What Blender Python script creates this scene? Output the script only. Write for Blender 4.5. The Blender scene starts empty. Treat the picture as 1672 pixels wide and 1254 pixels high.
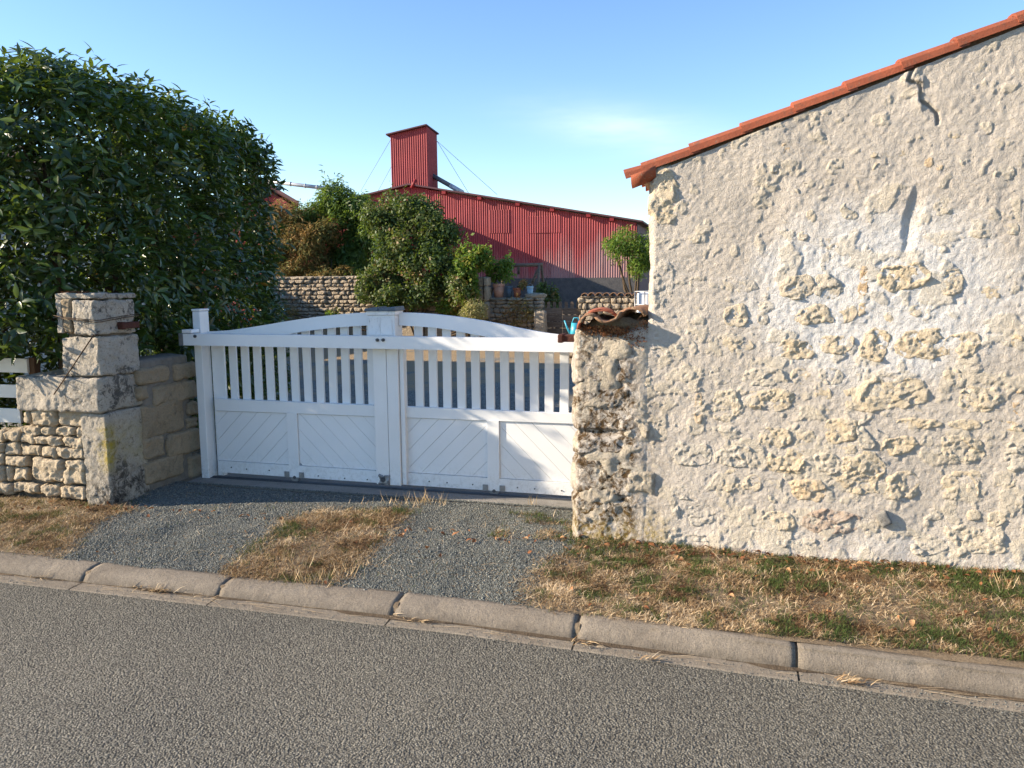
import bpy, math, random
import numpy as np
from mathutils import Vector, Matrix

random.seed(7)
RNG = np.random.default_rng(11)
S = bpy.context.scene
COL = S.collection

# ------------------------------------------------------------------ camera, sky, sun, exposure
EYE = np.array([0.0, 0.0, 1.6]); FPX = 1300.0
PITCH, YAW, ROLL = math.radians(7.3), math.radians(15.3), -0.0087
def _axes():
    f = np.array([0, math.cos(PITCH), -math.sin(PITCH)]); u = np.array([0, math.sin(PITCH), math.cos(PITCH)]); r = np.array([1., 0, 0])
    c, s = math.cos(ROLL), math.sin(ROLL)
    r, u = c*r + s*u, -s*r + c*u
    cz, sz = math.cos(YAW), math.sin(YAW); R = np.array([[cz, -sz, 0], [sz, cz, 0], [0, 0, 1]])
    return R @ r, R @ u, R @ f
CR, CU, CF = _axes()
cam_d = bpy.data.cameras.new('camera'); cam = bpy.data.objects.new('camera', cam_d); COL.objects.link(cam)
cam_d.sensor_width = 36; cam_d.lens = FPX/1672*36; cam_d.clip_start = .05; cam_d.clip_end = 3000
cam.matrix_world = Matrix(((CR[0], CU[0], -CF[0], EYE[0]), (CR[1], CU[1], -CF[1], EYE[1]), (CR[2], CU[2], -CF[2], EYE[2]), (0, 0, 0, 1)))
S.camera = cam

SUN_AZ, SUN_EL = math.radians(17.0), math.radians(22.0)     # azimuth measured from -x towards -y
TOSUN = np.array([-math.cos(SUN_AZ)*math.cos(SUN_EL), -math.sin(SUN_AZ)*math.cos(SUN_EL), math.sin(SUN_EL)])
sl = bpy.data.lights.new('sun', 'SUN'); sl.energy = 5.0; sl.angle = math.radians(.55); sl.color = (1, .85, .65)
so = bpy.data.objects.new('sun', sl); COL.objects.link(so); so.location = (-20, -6, 9)
so.rotation_euler = Vector(TOSUN).to_track_quat('Z', 'Y').to_euler()

W = bpy.data.worlds.new('World'); S.world = W; W.use_nodes = True
wt = W.node_tree; wn = wt.nodes; wn.clear()
wo = wn.new('ShaderNodeOutputWorld'); bg = wn.new('ShaderNodeBackground'); sky = wn.new('ShaderNodeTexSky')
sky.sky_type = 'NISHITA'; sky.sun_disc = False; sky.sun_elevation = SUN_EL
sky.sun_rotation = math.atan2(TOSUN[0], TOSUN[1])
sky.air_density = 1.0; sky.dust_density = 0.1; sky.ozone_density = 2.4; sky.altitude = 50
bg.inputs['Strength'].default_value = 0.118
wt.links.new(bg.outputs[0], wo.inputs[0])

S.view_settings.view_transform = 'Standard'; S.view_settings.look = 'None'
S.view_settings.gamma = 1.0; S.view_settings.exposure = 1.24
S.view_settings.use_curve_mapping = False

# faint wisp of high cloud in the sky (part of the world, low over the roofs)
def _wisp():
    L = wt.links; tc = wn.new('ShaderNodeTexCoord')
    c = CF + CR*(1035-836)/FPX + CU*(627-212)/FPX; c = c/np.linalg.norm(c)
    sub = wn.new('ShaderNodeVectorMath'); sub.operation = 'SUBTRACT'; L.new(tc.outputs['Generated'], sub.inputs[0]); sub.inputs[1].default_value = tuple(c)
    side = np.array([c[1], -c[0], 0]); side /= np.linalg.norm(side)
    up = np.array([0, 0, 1.]); a = (side*9.5 + up*2.0); b = (up*42 + side*6)
    d1 = wn.new('ShaderNodeVectorMath'); d1.operation = 'DOT_PRODUCT'; L.new(sub.outputs[0], d1.inputs[0]); d1.inputs[1].default_value = tuple(a)
    d2 = wn.new('ShaderNodeVectorMath'); d2.operation = 'DOT_PRODUCT'; L.new(sub.outputs[0], d2.inputs[0]); d2.inputs[1].default_value = tuple(b)
    def m(op, x, y=None):
        n = wn.new('ShaderNodeMath'); n.operation = op
        for i, s in enumerate((x, y)):
            if s is None: continue
            if hasattr(s, 'node'): L.new(s, n.inputs[i])
            else: n.inputs[i].default_value = s
        return n.outputs[0]
    r2 = m('ADD', m('MULTIPLY', d1.outputs['Value'], d1.outputs['Value']), m('MULTIPLY', d2.outputs['Value'], d2.outputs['Value']))
    g = m('POWER', 2.718, m('MULTIPLY', r2, -1.0))
    mp = wn.new('ShaderNodeMapping'); L.new(tc.outputs['Generated'], mp.inputs[0]); mp.inputs['Scale'].default_value = (10, 10, 55)
    nz = wn.new('ShaderNodeTexNoise'); L.new(mp.outputs[0], nz.inputs['Vector']); nz.inputs['Scale'].default_value = 1.3; nz.inputs['Detail'].default_value = 6
    k = m('MULTIPLY', g, m('MULTIPLY', nz.outputs['Fac'], .55))
    mix = wn.new('ShaderNodeMix'); mix.data_type = 'RGBA'
    hsv = wn.new('ShaderNodeHueSaturation'); hsv.inputs['Saturation'].default_value = 1.12; hsv.inputs['Hue'].default_value = .506; hsv.inputs['Value'].default_value = 1.0
    L.new(sky.outputs[0], hsv.inputs['Color'])
    L.new(k, mix.inputs['Factor']); L.new(hsv.outputs[0], mix.inputs['A']); mix.inputs['B'].default_value = (5.2, 5.6, 6.0, 1)
    L.new(mix.outputs['Result'], bg.inputs['Color'])
_wisp()

# ------------------------------------------------------------------ helpers: places on planes of the real scene
def ray(x, y): return CF + CR*(x-836)/FPX + CU*(627-y)/FPX
def atY(x, y, Y): d = ray(x, y); return EYE + d*(Y/d[1])
def atX(x, y, X): d = ray(x, y); return EYE + d*(X/d[0])
def atZ(x, y, Z): d = ray(x, y); return EYE + d*((Z-EYE[2])/d[2])

# ------------------------------------------------------------------ helpers: noise
def _h(ix, iy, iz, s):
    h = (ix.astype(np.int64)*374761393 + iy.astype(np.int64)*668265263 + iz.astype(np.int64)*2147483647 + s*1274126177) & 0xFFFFFFFF
    h = ((h ^ (h >> 13)) * 1274126177) & 0xFFFFFFFF
    h = ((h ^ (h >> 16)) * 2246822519) & 0xFFFFFFFF
    return ((h ^ (h >> 15)) & 0xFFFFFF) / float(0xFFFFFF)
def vnoise(p, s=0):
    p = np.asarray(p, float); i = np.floor(p).astype(np.int64); f = p - i; f = f*f*f*(f*(f*6-15)+10)
    x, y, z = i[..., 0], i[..., 1], i[..., 2]; fx, fy, fz = f[..., 0], f[..., 1], f[..., 2]
    o = 0
    for a in (0, 1):
        for b in (0, 1):
            for c in (0, 1):
                o = o + _h(x+a, y+b, z+c, s)*(fx if a else 1-fx)*(fy if b else 1-fy)*(fz if c else 1-fz)
    return o
def fbm(p, o=4, s=0):
    p = np.asarray(p, float); t = 0; a = .5; n = 0
    for k in range(o): t = t + a*vnoise(p*(2.03**k) + 17.3*k, s+k); n += a; a *= .5
    return t/n                      # 0..1
def worley(p, s=0):
    p = np.asarray(p, float); i = np.floor(p).astype(np.int64); f = p-i; d1 = np.full(p.shape[:-1], 9.); d2 = d1.copy()
    for a in (-1, 0, 1):
        for b in (-1, 0, 1):
            for c in (-1, 0, 1):
                x, y, z = i[..., 0]+a, i[..., 1]+b, i[..., 2]+c
                q = np.stack((a+_h(x, y, z, s), b+_h(x, y, z, s+31), c+_h(x, y, z, s+77)), -1) - f
                d = np.sqrt((q*q).sum(-1)); n = d < d1; d2 = np.where(n, d1, np.minimum(d2, d)); d1 = np.where(n, d, d1)
    return d1, d2
def facets(p, s=0):
    """broken-rock relief, about -1..1: every cell is a tilted flat face"""
    p = np.asarray(p, float); p = p + .35*(np.stack([fbm(p*1.3+k*11, 2, s+k) for k in range(3)], -1)-.5); i = np.floor(p).astype(np.int64); f = p-i
    best = np.full(p.shape[:-1], 9.); out = np.zeros(p.shape[:-1])
    for a in (-1, 0, 1):
        for b in (-1, 0, 1):
            for c in (-1, 0, 1):
                x, y, z = i[..., 0]+a, i[..., 1]+b, i[..., 2]+c
                q = f - np.stack((a+_h(x, y, z, s), b+_h(x, y, z, s+31), c+_h(x, y, z, s+77)), -1); d = (q*q).sum(-1)
                h = (_h(x, y, z, s+5)-.5)*1.0 + ((_h(x, y, z, s+6)-.5)*q[..., 0]+(_h(x, y, z, s+7)-.5)*q[..., 1]+(_h(x, y, z, s+8)-.5)*q[..., 2])*2.4
                n = d < best; out = np.where(n, h, out); best = np.where(n, d, best)
    return out
def sstep(a, b, x): t = np.clip((x-a)/(b-a), 0, 1); return t*t*(3-2*t)

# ------------------------------------------------------------------ helpers: meshes, objects
class MB:
    def __init__(s): s.v = []; s.f = []; s.n = 0
    def add(s, V, F):
        V = np.asarray(V, float).reshape(-1, 3); s.v.append(V)
        s.f += [tuple(int(i)+s.n for i in q) for q in F]; s.n += len(V); return s
    def box(s, x0, x1, y0, y1, z0, z1, b=0.0):
        if b <= 0:
            V = [(x, y, z) for z in (z0, z1) for y in (y0, y1) for x in (x0, x1)]
            return s.add(V, [(0, 2, 3, 1), (4, 5, 7, 6), (0, 1, 5, 4), (2, 6, 7, 3), (0, 4, 6, 2), (1, 3, 7, 5)])
        V, F = block((x1-x0, y1-y0, z1-z0), (3, 3, 3), b, chamfer=True)
        return s.add(V + [(x0+x1)/2, (y0+y1)/2, (z0+z1)/2], F)
    def hexa(s, P):                 # eight corners, bottom ring then top ring
        return s.add(P, [(3, 2, 1, 0), (4, 5, 6, 7), (0, 1, 5, 4), (1, 2, 6, 5), (2, 3, 7, 6), (3, 0, 4, 7)])
    def prism(s, poly, y0, y1):     # polygon in x,z extruded along y
        n = len(poly); V = [(p[0], y0, p[1]) for p in poly] + [(p[0], y1, p[1]) for p in poly]
        return s.add(V, [tuple(range(n)), tuple(range(2*n-1, n-1, -1))] + [(i, i+n, (i+1) % n+n, (i+1) % n) for i in range(n)])
    def tube(s, pts, r, n=8, cap=True):
        pts = [np.asarray(p, float) for p in pts]; rs = r if hasattr(r, '__len__') else [r]*len(pts); V = []
        for i, p in enumerate(pts):
            t = pts[min(i+1, len(pts)-1)] - pts[max(i-1, 0)]; t = t/(np.linalg.norm(t)+1e-9)
            a = np.cross(t, [0, 0, 1.]); a = np.array([1., 0, 0]) if np.linalg.norm(a) < 1e-3 else a/np.linalg.norm(a); b = np.cross(t, a)
            V += [p + rs[i]*(math.cos(k*2*math.pi/n)*a + math.sin(k*2*math.pi/n)*b) for k in range(n)]
        F = [(i*n+k, i*n+(k+1) % n, (i+1)*n+(k+1) % n, (i+1)*n+k) for i in range(len(pts)-1) for k in range(n)]
        if cap: F += [tuple(range(n-1, -1, -1)), tuple(range((len(pts)-1)*n, len(pts)*n))]
        return s.add(V, F)
    def lathe(s, prof, c, n=16):    # (radius, z) profile turned about a vertical axis
        V = [(c[0]+r*math.cos(k*2*math.pi/n), c[1]+r*math.sin(k*2*math.pi/n), c[2]+z) for r, z in prof for k in range(n)]
        F = [(i*n+k, i*n+(k+1) % n, (i+1)*n+(k+1) % n, (i+1)*n+k) for i in range(len(prof)-1) for k in range(n)]
        F.append(tuple(range(n-1, -1, -1)))
        return s.add(V, F)
    def cyl_y(s, cx, cz, r, y0, y1, n=14):
        return s.prism([(cx+r*math.cos(-k*2*math.pi/n), cz+r*math.sin(-k*2*math.pi/n)) for k in range(n)], y0, y1)

_blk = {}
def block(size, n, r, amp=0., freq=6., seed=0, amp2=0., chamfer=False, pit=0.):
    key = tuple(n)
    if key not in _blk:
        nx, ny, nz = n; P = []
        idx = {}
        def vid(i, j, k):
            if (i, j, k) not in idx: idx[(i, j, k)] = len(P); P.append((i, j, k))
            return idx[(i, j, k)]
        F = []
        for i in range(nx):
            for j in range(ny):
                F.append((vid(i, j, 0), vid(i, j+1, 0), vid(i+1, j+1, 0), vid(i+1, j, 0)))
                F.append((vid(i, j, nz), vid(i+1, j, nz), vid(i+1, j+1, nz), vid(i, j+1, nz)))
        for i in range(nx):
            for k in range(nz):
                F.append((vid(i, 0, k), vid(i+1, 0, k), vid(i+1, 0, k+1), vid(i, 0, k+1)))
                F.append((vid(i, ny, k), vid(i, ny, k+1), vid(i+1, ny, k+1), vid(i+1, ny, k)))
        for j in range(ny):
            for k in range(nz):
                F.append((vid(0, j, k), vid(0, j, k+1), vid(0, j+1, k+1), vid(0, j+1, k)))
                F.append((vid(nx, j, k), vid(nx, j+1, k), vid(nx, j+1, k+1), vid(nx, j, k+1)))
        _blk[key] = (np.array(P, float), F)
    P, F = _blk[key]
    size = np.asarray(size, float); r = min(r, size.min()*.48)
    if chamfer:                     # three cells a side: outer cells are the chamfer
        t = np.choose(P.astype(int), [0, 1, 2, 3]); lo = -size/2
        pos = np.empty_like(P)
        for a in range(3):
            m = np.array([-size[a]/2, -size[a]/2+r, size[a]/2-r, size[a]/2]); pos[:, a] = m[t[:, a]]
        ext = (np.abs(np.abs(pos)-size/2) < 1e-9).sum(1)
        sgn = np.sign(pos); edge = ext >= 2
        pos[edge] -= (sgn*r*.3*(np.abs(np.abs(pos)-size/2) < 1e-9))[edge]
        return pos, F
    # spread the lattice so the rounded rim gets cells too
    p = (P/np.array(n) - .5)*size
    inner = np.clip(p, -(size/2-r), size/2-r); d = p-inner; L = np.linalg.norm(d, axis=1, keepdims=True)+1e-12; dr = d/L
    pos = inner + dr*r
    if amp2: pos = pos + amp2*(np.stack([fbm(pos*2.2/size.max()*1.6+seed*3.1+k*19, 2, 5+k) for k in range(3)], -1)-.5)*2
    if amp: pos = pos + dr*(amp*(fbm(pos*freq+seed*7.7, 4, 3)-.5)*2)[:, None]
    if pit:
        q = pos*freq*1.5+seed*5.1; rg = .6+.62*facets(q, 9)+.5*facets(q*2.3+4, 19)+.8*(fbm(q*2.5, 4, 14)-.5); mk = sstep(.38, .62, fbm(pos*freq*.45+seed*2.3, 3, 12))
        d1, d2 = worley(q*1.5, 10); pos = pos + dr*(pit*(.9*(rg-.6)*(.35+.65*mk) - .55*mk*sstep(.38, .1, d1)*(vnoise(q*1.1, 13) > .55)))[:, None]
    return pos, F

def new_mesh(name, V, F, smooth=True, attrs=None):
    V = np.asarray(V, np.float32); me = bpy.data.meshes.new(name)
    if isinstance(F, np.ndarray):
        k = F.shape[1]; me.vertices.add(len(V)); me.vertices.foreach_set('co', V.ravel())
        me.loops.add(F.size); me.loops.foreach_set('vertex_index', F.astype(np.int32).ravel())
        me.polygons.add(len(F)); me.polygons.foreach_set('loop_start', np.arange(0, F.size, k, dtype=np.int32))
        me.update(calc_edges=True); me.validate()
    else:
        me.from_pydata(V.tolist(), [], F)
    if smooth: me.polygons.foreach_set('use_smooth', np.ones(len(me.polygons), bool))
    for nm, arr in (attrs or {}).items():
        a = me.attributes.new(nm, 'FLOAT', 'POINT'); a.data.foreach_set('value', np.asarray(arr, np.float32))
    return me

WL = {}                             # world place of every object made here (no thing is rotated)
def put(name, V, F, mat, parent=None, smooth=True, attrs=None, origin=None, kind=None):
    V = np.asarray(V, float); lo, hi = V.min(0), V.max(0)
    o = np.array([(lo[0]+hi[0])/2, (lo[1]+hi[1])/2, lo[2] if parent is None else (lo[2]+hi[2])/2]) if origin is None else np.asarray(origin, float)
    me = new_mesh(name, V-o, F, smooth, attrs); me.materials.append(mat)
    ob = bpy.data.objects.new(name, me); COL.objects.link(ob); WL[ob] = o
    if parent is not None: ob.parent = parent; ob.location = o - WL[parent]
    else: ob.location = o
    if kind: ob['kind'] = kind
    return ob
def part(name, mb, mat, parent=None, smooth=False, **k): return put(name, np.concatenate(mb.v), mb.f, mat, parent, smooth, **k)
def inst(name, me, loc, parent=None, rot=None, scale=(1, 1, 1)):
    ob = bpy.data.objects.new(name, me); COL.objects.link(ob); loc = np.asarray(loc, float); WL[ob] = loc
    if parent is not None: ob.parent = parent; ob.location = loc - WL[parent]
    else: ob.location = loc
    if rot is not None: ob.rotation_euler = rot
    ob.scale = scale
    return ob
def tag(o, label, cat, group=None):
    o['label'] = label; o['category'] = cat
    if group: o['group'] = group
    return o
def thing(name, label, cat, loc, group=None):
    o = bpy.data.objects.new(name, None); COL.objects.link(o); o.location = loc; o.empty_display_size = .1
    WL[o] = np.asarray(loc, float); return tag(o, label, cat, group)
def struct(o): o['kind'] = 'structure'; return o

# ------------------------------------------------------------------ helpers: materials
class NT:
    def __init__(s, name):
        s.m = bpy.data.materials.new(name); s.m.use_nodes = True; s.t = s.m.node_tree; s.n = s.t.nodes; s.l = s.t.links
        s.b = s.n['Principled BSDF']; s.out = s.n['Material Output']; s.geo = s.n.new('ShaderNodeNewGeometry'); s.pos = s.geo.outputs['Position']
    def link(s, a, b): s.l.new(a, b)
    def setin(s, sock, v):
        if hasattr(v, 'node'): s.l.new(v, sock)
        else: sock.default_value = v if not (isinstance(v, tuple) and len(v) == 3 and sock.type == 'RGBA') else (*v, 1)
    def map(s, scale, vec=None, loc=(0, 0, 0)):
        n = s.n.new('ShaderNodeMapping'); s.link(vec or s.pos, n.inputs[0]); n.inputs['Scale'].default_value = scale if isinstance(scale, tuple) else (scale,)*3; n.inputs['Location'].default_value = loc; return n.outputs[0]
    def noise(s, scale, detail=5, rough=.55, vec=None, dist=0):
        n = s.n.new('ShaderNodeTexNoise'); s.link(vec or s.pos, n.inputs['Vector']); n.inputs['Scale'].default_value = scale; n.inputs['Detail'].default_value = detail; n.inputs['Roughness'].default_value = rough; n.inputs['Distortion'].default_value = dist; return n.outputs['Fac']
    def voro(s, scale, feat='F1', out='Distance', vec=None, rnd=1):
        n = s.n.new('ShaderNodeTexVoronoi'); n.feature = feat; s.link(vec or s.pos, n.inputs['Vector']); n.inputs['Scale'].default_value = scale; n.inputs['Randomness'].default_value = rnd; return n.outputs[out]
    def ramp(s, fac, stops, interp='LINEAR'):
        n = s.n.new('ShaderNodeValToRGB'); s.link(fac, n.inputs[0]); e = n.color_ramp.elements; n.color_ramp.interpolation = interp
        while len(e) < len(stops): e.new(.5)
        for i, (p, c) in enumerate(stops): e[i].position = p; e[i].color = (c, c, c, 1) if not hasattr(c, '__len__') else (*c, 1)
        return n.outputs['Color']
    def mix(s, fac, a, b, mode='MIX'):
        n = s.n.new('ShaderNodeMix'); n.data_type = 'RGBA'; n.blend_type = mode
        s.setin(n.inputs['Factor'], fac); s.setin(n.inputs['A'], a); s.setin(n.inputs['B'], b); return n.outputs['Result']
    def math(s, op, a, b=0.):
        n = s.n.new('ShaderNodeMath'); n.operation = op; s.setin(n.inputs[0], a); s.setin(n.inputs[1], b); return n.outputs[0]
    def attr(s, name):
        n = s.n.new('ShaderNodeAttribute'); n.attribute_name = name; return n.outputs['Fac']
    def rand(s):
        n = s.n.new('ShaderNodeObjectInfo'); return n.outputs['Random']
    def sep(s, vec=None):
        n = s.n.new('ShaderNodeSeparateXYZ'); s.link(vec or s.pos, n.inputs[0]); return n.outputs
    def bump(s, h, dist, strength=1.0, prev=None):
        n = s.n.new('ShaderNodeBump'); n.inputs['Distance'].default_value = dist; n.inputs['Strength'].default_value = strength; s.link(h, n.inputs['Height'])
        if prev is not None: s.link(prev, n.inputs['Normal'])
        return n.outputs[0]
    def done(s, col, rough=.85, spec=.25, nrm=None, metal=0.):
        s.setin(s.b.inputs['Base Color'], col); s.setin(s.b.inputs['Roughness'], rough); s.b.inputs['Specular IOR Level'].default_value = spec; s.b.inputs['Metallic'].default_value = metal
        if nrm is not None: s.link(nrm, s.b.inputs['Normal'])
        return s.m

def stone_mat(name, a, b, dark=(.07, .06, .05), darkamt=.5, fine=90, rnd=.35, bump=.004, lichen=None):
    t = NT(name); n1 = t.noise(7, 6, .6); c = t.mix(t.ramp(n1, [(.35, 0), (.65, 1)]), a, b)
    n2 = t.noise(fine, 4, .7); c = t.mix(t.ramp(n2, [(.3, .55), (.5, 0)]), c, dark)
    n3 = t.noise(16, 7, .75, dist=.6); c = t.mix(t.math('MULTIPLY', t.ramp(n3, [(.54, 0), (.66, 1)]), darkamt), c, dark)
    if lichen: c = t.mix(t.math('MULTIPLY', t.ramp(t.noise(9, 5, .6, dist=.4), [(.55, 0), (.68, 1)]), .7), c, lichen)
    r = t.rand(); c = t.mix(rnd, c, t.ramp(r, [(0, tuple(x*.7 for x in a)), (.5, a), (1, tuple(min(1, x*1.25) for x in b))]))
    h = t.math('ADD', t.noise(fine, 6, .7), t.math('MULTIPLY', t.noise(28, 5, .65), 2.0))
    return t.done(c, .92, .15, t.bump(h, bump*3, .9))
def plain(name, a, b=None, scale=12, rough=.7, spec=.3, bump=.0, bscale=60, metal=0., rnd=0., dirt=None, dscale=6):
    t = NT(name); b = b or tuple(x*.8 for x in a); c = t.mix(t.ramp(t.noise(scale, 6, .6), [(.3, 0), (.7, 1)]), a, b)
    if dirt: c = t.mix(t.math('MULTIPLY', t.ramp(t.noise(dscale, 7, .7, dist=.5), [(.5, 0), (.75, 1)]), .75), c, dirt)
    if rnd: c = t.mix(rnd, c, t.ramp(t.rand(), [(0, tuple(x*.55 for x in a)), (1, tuple(min(1, x*1.4) for x in a))]))
    nr = t.bump(t.noise(bscale, 5, .6), bump*3, .8) if bump else None
    return t.done(c, rough, spec, nr, metal)
def leaf_mat(name, stops, rough=.4, spec=.5, trans=.25, tcol=(.35, .5, .05)):
    t = NT(name); c = t.ramp(t.attr('tone'), stops); c = t.mix(.25, c, t.ramp(t.noise(3, 3), [(.3, (.5, .5, .5)), (.7, (1.4, 1.4, 1.4))]), 'MULTIPLY')
    t.done(c, rough, spec)
    tr = t.n.new('ShaderNodeBsdfTranslucent'); t.link(t.mix(.6, c, tcol), tr.inputs['Color'])
    ms = t.n.new('ShaderNodeMixShader'); ms.inputs[0].default_value = trans; t.link(t.b.outputs[0], ms.inputs[1]); t.link(tr.outputs[0], ms.inputs[2]); t.link(ms.outputs[0], t.out.inputs[0])
    return t.m

def m_asphalt():
    t = NT('asphalt'); g = t.voro(150, out='Color'); sx = t.n.new('ShaderNodeSeparateColor'); t.link(g, sx.inputs[0])
    c = t.ramp(sx.outputs[0], [(0, (.080, .076, .064)), (.35, (.140, .132, .110)), (.7, (.182, .171, .143)), (1, (.26, .247, .206))])
    e = t.voro(150); c = t.mix(t.ramp(e, [(.40, 0), (.85, .75)]), c, (.05, .046, .04))
    big = t.noise(.9, 5, .6); c = t.mix(.5, c, t.ramp(big, [(.3, (.72, .72, .74)), (.7, (1.25, 1.22, 1.16))]), 'MULTIPLY')
    fine = t.noise(420, 3, .7); c = t.mix(.5, c, t.ramp(fine, [(.3, (.6, .6, .6)), (.7, (1.3, 1.3, 1.3))]), 'MULTIPLY')
    mid = t.noise(55, 4, .7); c = t.mix(.55, c, t.ramp(mid, [(.35, (.6, .6, .6)), (.65, (1.35, 1.35, 1.35))]), 'MULTIPLY')
    yy = t.sep()[1]; wv = t.math('ADD', yy, t.math('MULTIPLY', t.noise(1.3, 4), .25))
    c = t.mix(.55, c, t.ramp(t.math('MULTIPLY', wv, .25), [(.30, (1.1, 1.09, 1.06)), (.52, (.94, .94, .94)), (.66, (1.1, 1.08, 1.05)), (.83, (.98, .97, .95)), (.87, (.70, .69, .67))]), 'MULTIPLY')
    h = t.math('ADD', t.math('MULTIPLY', t.voro(150, 'SMOOTH_F1'), -1.0), t.math('MULTIPLY', t.noise(45, 4, .7), .9))
    return t.done(c, .88, .2, t.bump(h, .007, 1.0))
def m_concrete(name='concrete', lowamt=.9, a=(.33, .285, .23), b=(.225, .19, .15), stain=(.10, .085, .07)):
    t = NT(name); c = t.mix(t.ramp(t.noise(4, 7, .65), [(.3, 0), (.7, 1)]), a, b)
    c = t.mix(t.ramp(t.noise(200, 3, .8), [(.32, .8), (.5, 0)]), c, stain)
    c = t.mix(t.ramp(t.noise(13, 8, .75, dist=.8), [(.56, 0), (.74, .7)]), c, stain)
    c = t.mix(t.ramp(t.voro(110), [(.0, .6), (.16, 0)]), c, (.5, .46, .4))
    c = t.mix(.3, c, t.ramp(t.rand(), [(0, (.75, .75, .75)), (1, (1.2, 1.2, 1.2))]), 'MULTIPLY')
    z = t.sep()[2]; low = t.math('MULTIPLY', t.ramp(z, [(.004, lowamt), (.05, 0)]), t.ramp(t.noise(17, 6, .7), [(.35, .2), (.65, 1)])); c = t.mix(low, c, stain)
    c = t.mix(.5, c, t.ramp(t.noise(150, 4, .8), [(.3, (.6, .6, .6)), (.7, (1.35, 1.33, 1.3))]), 'MULTIPLY')
    h = t.math('ADD', t.noise(220, 4, .7), t.math('MULTIPLY', t.noise(30, 5, .6), 1.5))
    return t.done(c, .9, .2, t.bump(h, .010, .9))
def m_soil():
    t = NT('verge_soil'); c = t.mix(t.ramp(t.noise(5, 7, .7), [(.35, 0), (.65, 1)]), (.20, .15, .10), (.31, .24, .16))
    c = t.mix(t.ramp(t.noise(120, 4, .8), [(.3, .8), (.52, 0)]), c, (.07, .05, .033))
    h = t.noise(90, 5, .8); return t.done(c, .95, .1, t.bump(h, .012, 1))
def m_yard():
    t = NT('yard_gravel'); v = t.voro(70, out='Color'); sx = t.n.new('ShaderNodeSeparateColor'); t.link(v, sx.inputs[0])
    g = t.ramp(sx.outputs[0], [(0, (.06, .062, .056)), (.5, (.15, .152, .135)), (1, (.33, .32, .28))])
    d = t.ramp(t.noise(60, 4, .7), [(.3, (.20, .14, .08)), (.7, (.44, .33, .2))])
    y = t.sep()[1]
    k = t.ramp(t.math('ADD', t.noise(.55, 5, .6), t.math('MULTIPLY', t.math('SUBTRACT', y, 10.5), .035)), [(.50, 0), (.60, 1)])
    c = t.mix(k, g, d); h = t.math('MULTIPLY', t.voro(70), -1.)
    return t.done(c, .9, .2, t.bump(h, .015, 1))
def m_render():
    t = NT('lime_render'); w = t.attr('white'); cr = t.attr('crust')
    c = t.mix(t.ramp(t.noise(3.2, 7, .65), [(.32, 0), (.68, 1)]), (.72, .645, .56), (.62, .555, .48))
    wn_ = t.math('ADD', w, t.math('MULTIPLY', t.math('SUBTRACT', t.noise(6, 6, .7), .5), 1.1))
    c = t.mix(t.ramp(wn_, [(.3, 0), (.75, 1)]), c, (.83, .805, .775))
    c = t.mix(t.math('MULTIPLY', cr, .55), c, (.72, .63, .48))
    c = t.mix(t.ramp(t.noise(140, 4, .8), [(.28, .6), (.46, 0)]), c, (.26, .22, .18))
    c = t.mix(t.math('MULTIPLY', t.attr('moss'), t.ramp(t.noise(22, 7, .75, dist=.7), [(.40, 0), (.56, 1)])), c, t.ramp(t.noise(45, 5), [(.35, (.035, .027, .018)), (.55, (.13, .075, .03)), (.7, (.10, .10, .09))]))
    c = t.mix(t.math('MULTIPLY', t.attr('gold'), t.ramp(t.noise(30, 6, .7), [(.4, 0), (.6, .8)])), c, (.34, .25, .07))
    h = t.math('ADD', t.noise(170, 5, .75), t.math('MULTIPLY', t.noise(52, 6, .7), 2.2))
    return t.done(c, .93, .12, t.bump(h, .0115, 1.0))
def m_wallstone():
    t = NT('rubble_stone'); a = t.attr('tone')
    c = t.ramp(a, [(0, (.60, .545, .47)), (.3, (.70, .61, .47)), (.6, (.74, .585, .37)), (.85, (.66, .42, .2)), (1, (.50, .36, .28))])
    c = t.mix(t.ramp(t.noise(24, 6, .7), [(.4, .0), (.62, .5)]), c, (.68, .62, .52))
    c = t.mix(.2, c, (.70, .635, .56)); c = t.mix(t.ramp(t.noise(110, 5, .8), [(.30, .5), (.46, 0)]), c, (.30, .22, .14))
    h = t.math('ADD', t.noise(120, 5, .75), t.math('MULTIPLY', t.noise(40, 6, .7), 2.))
    return t.done(c, .93, .12, t.bump(h, .013, 1))
def m_corr():
    t = NT('red_corrugated'); x, y, z = t.sep()
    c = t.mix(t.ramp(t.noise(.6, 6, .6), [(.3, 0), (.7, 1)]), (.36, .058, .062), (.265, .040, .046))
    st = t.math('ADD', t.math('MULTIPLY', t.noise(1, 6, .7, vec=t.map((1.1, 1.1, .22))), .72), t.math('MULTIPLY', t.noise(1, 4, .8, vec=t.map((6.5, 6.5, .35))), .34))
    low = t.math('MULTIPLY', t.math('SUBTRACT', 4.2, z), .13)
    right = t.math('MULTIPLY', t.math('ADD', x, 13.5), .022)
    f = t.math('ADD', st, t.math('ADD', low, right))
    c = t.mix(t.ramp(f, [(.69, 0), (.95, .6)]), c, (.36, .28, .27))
    c = t.mix(t.ramp(t.noise(2.2, 7, .75, vec=t.map((2.2, 2.2, .5))), [(.56, 0), (.72, .5)]), c, (.11, .015, .018))
    c = t.mix(.4, c, t.ramp(t.rand(), [(0, (.8, .8, .8)), (1, (1.15, 1.15, 1.15))]), 'MULTIPLY')
    return t.done(c, .6, .3)
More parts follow.
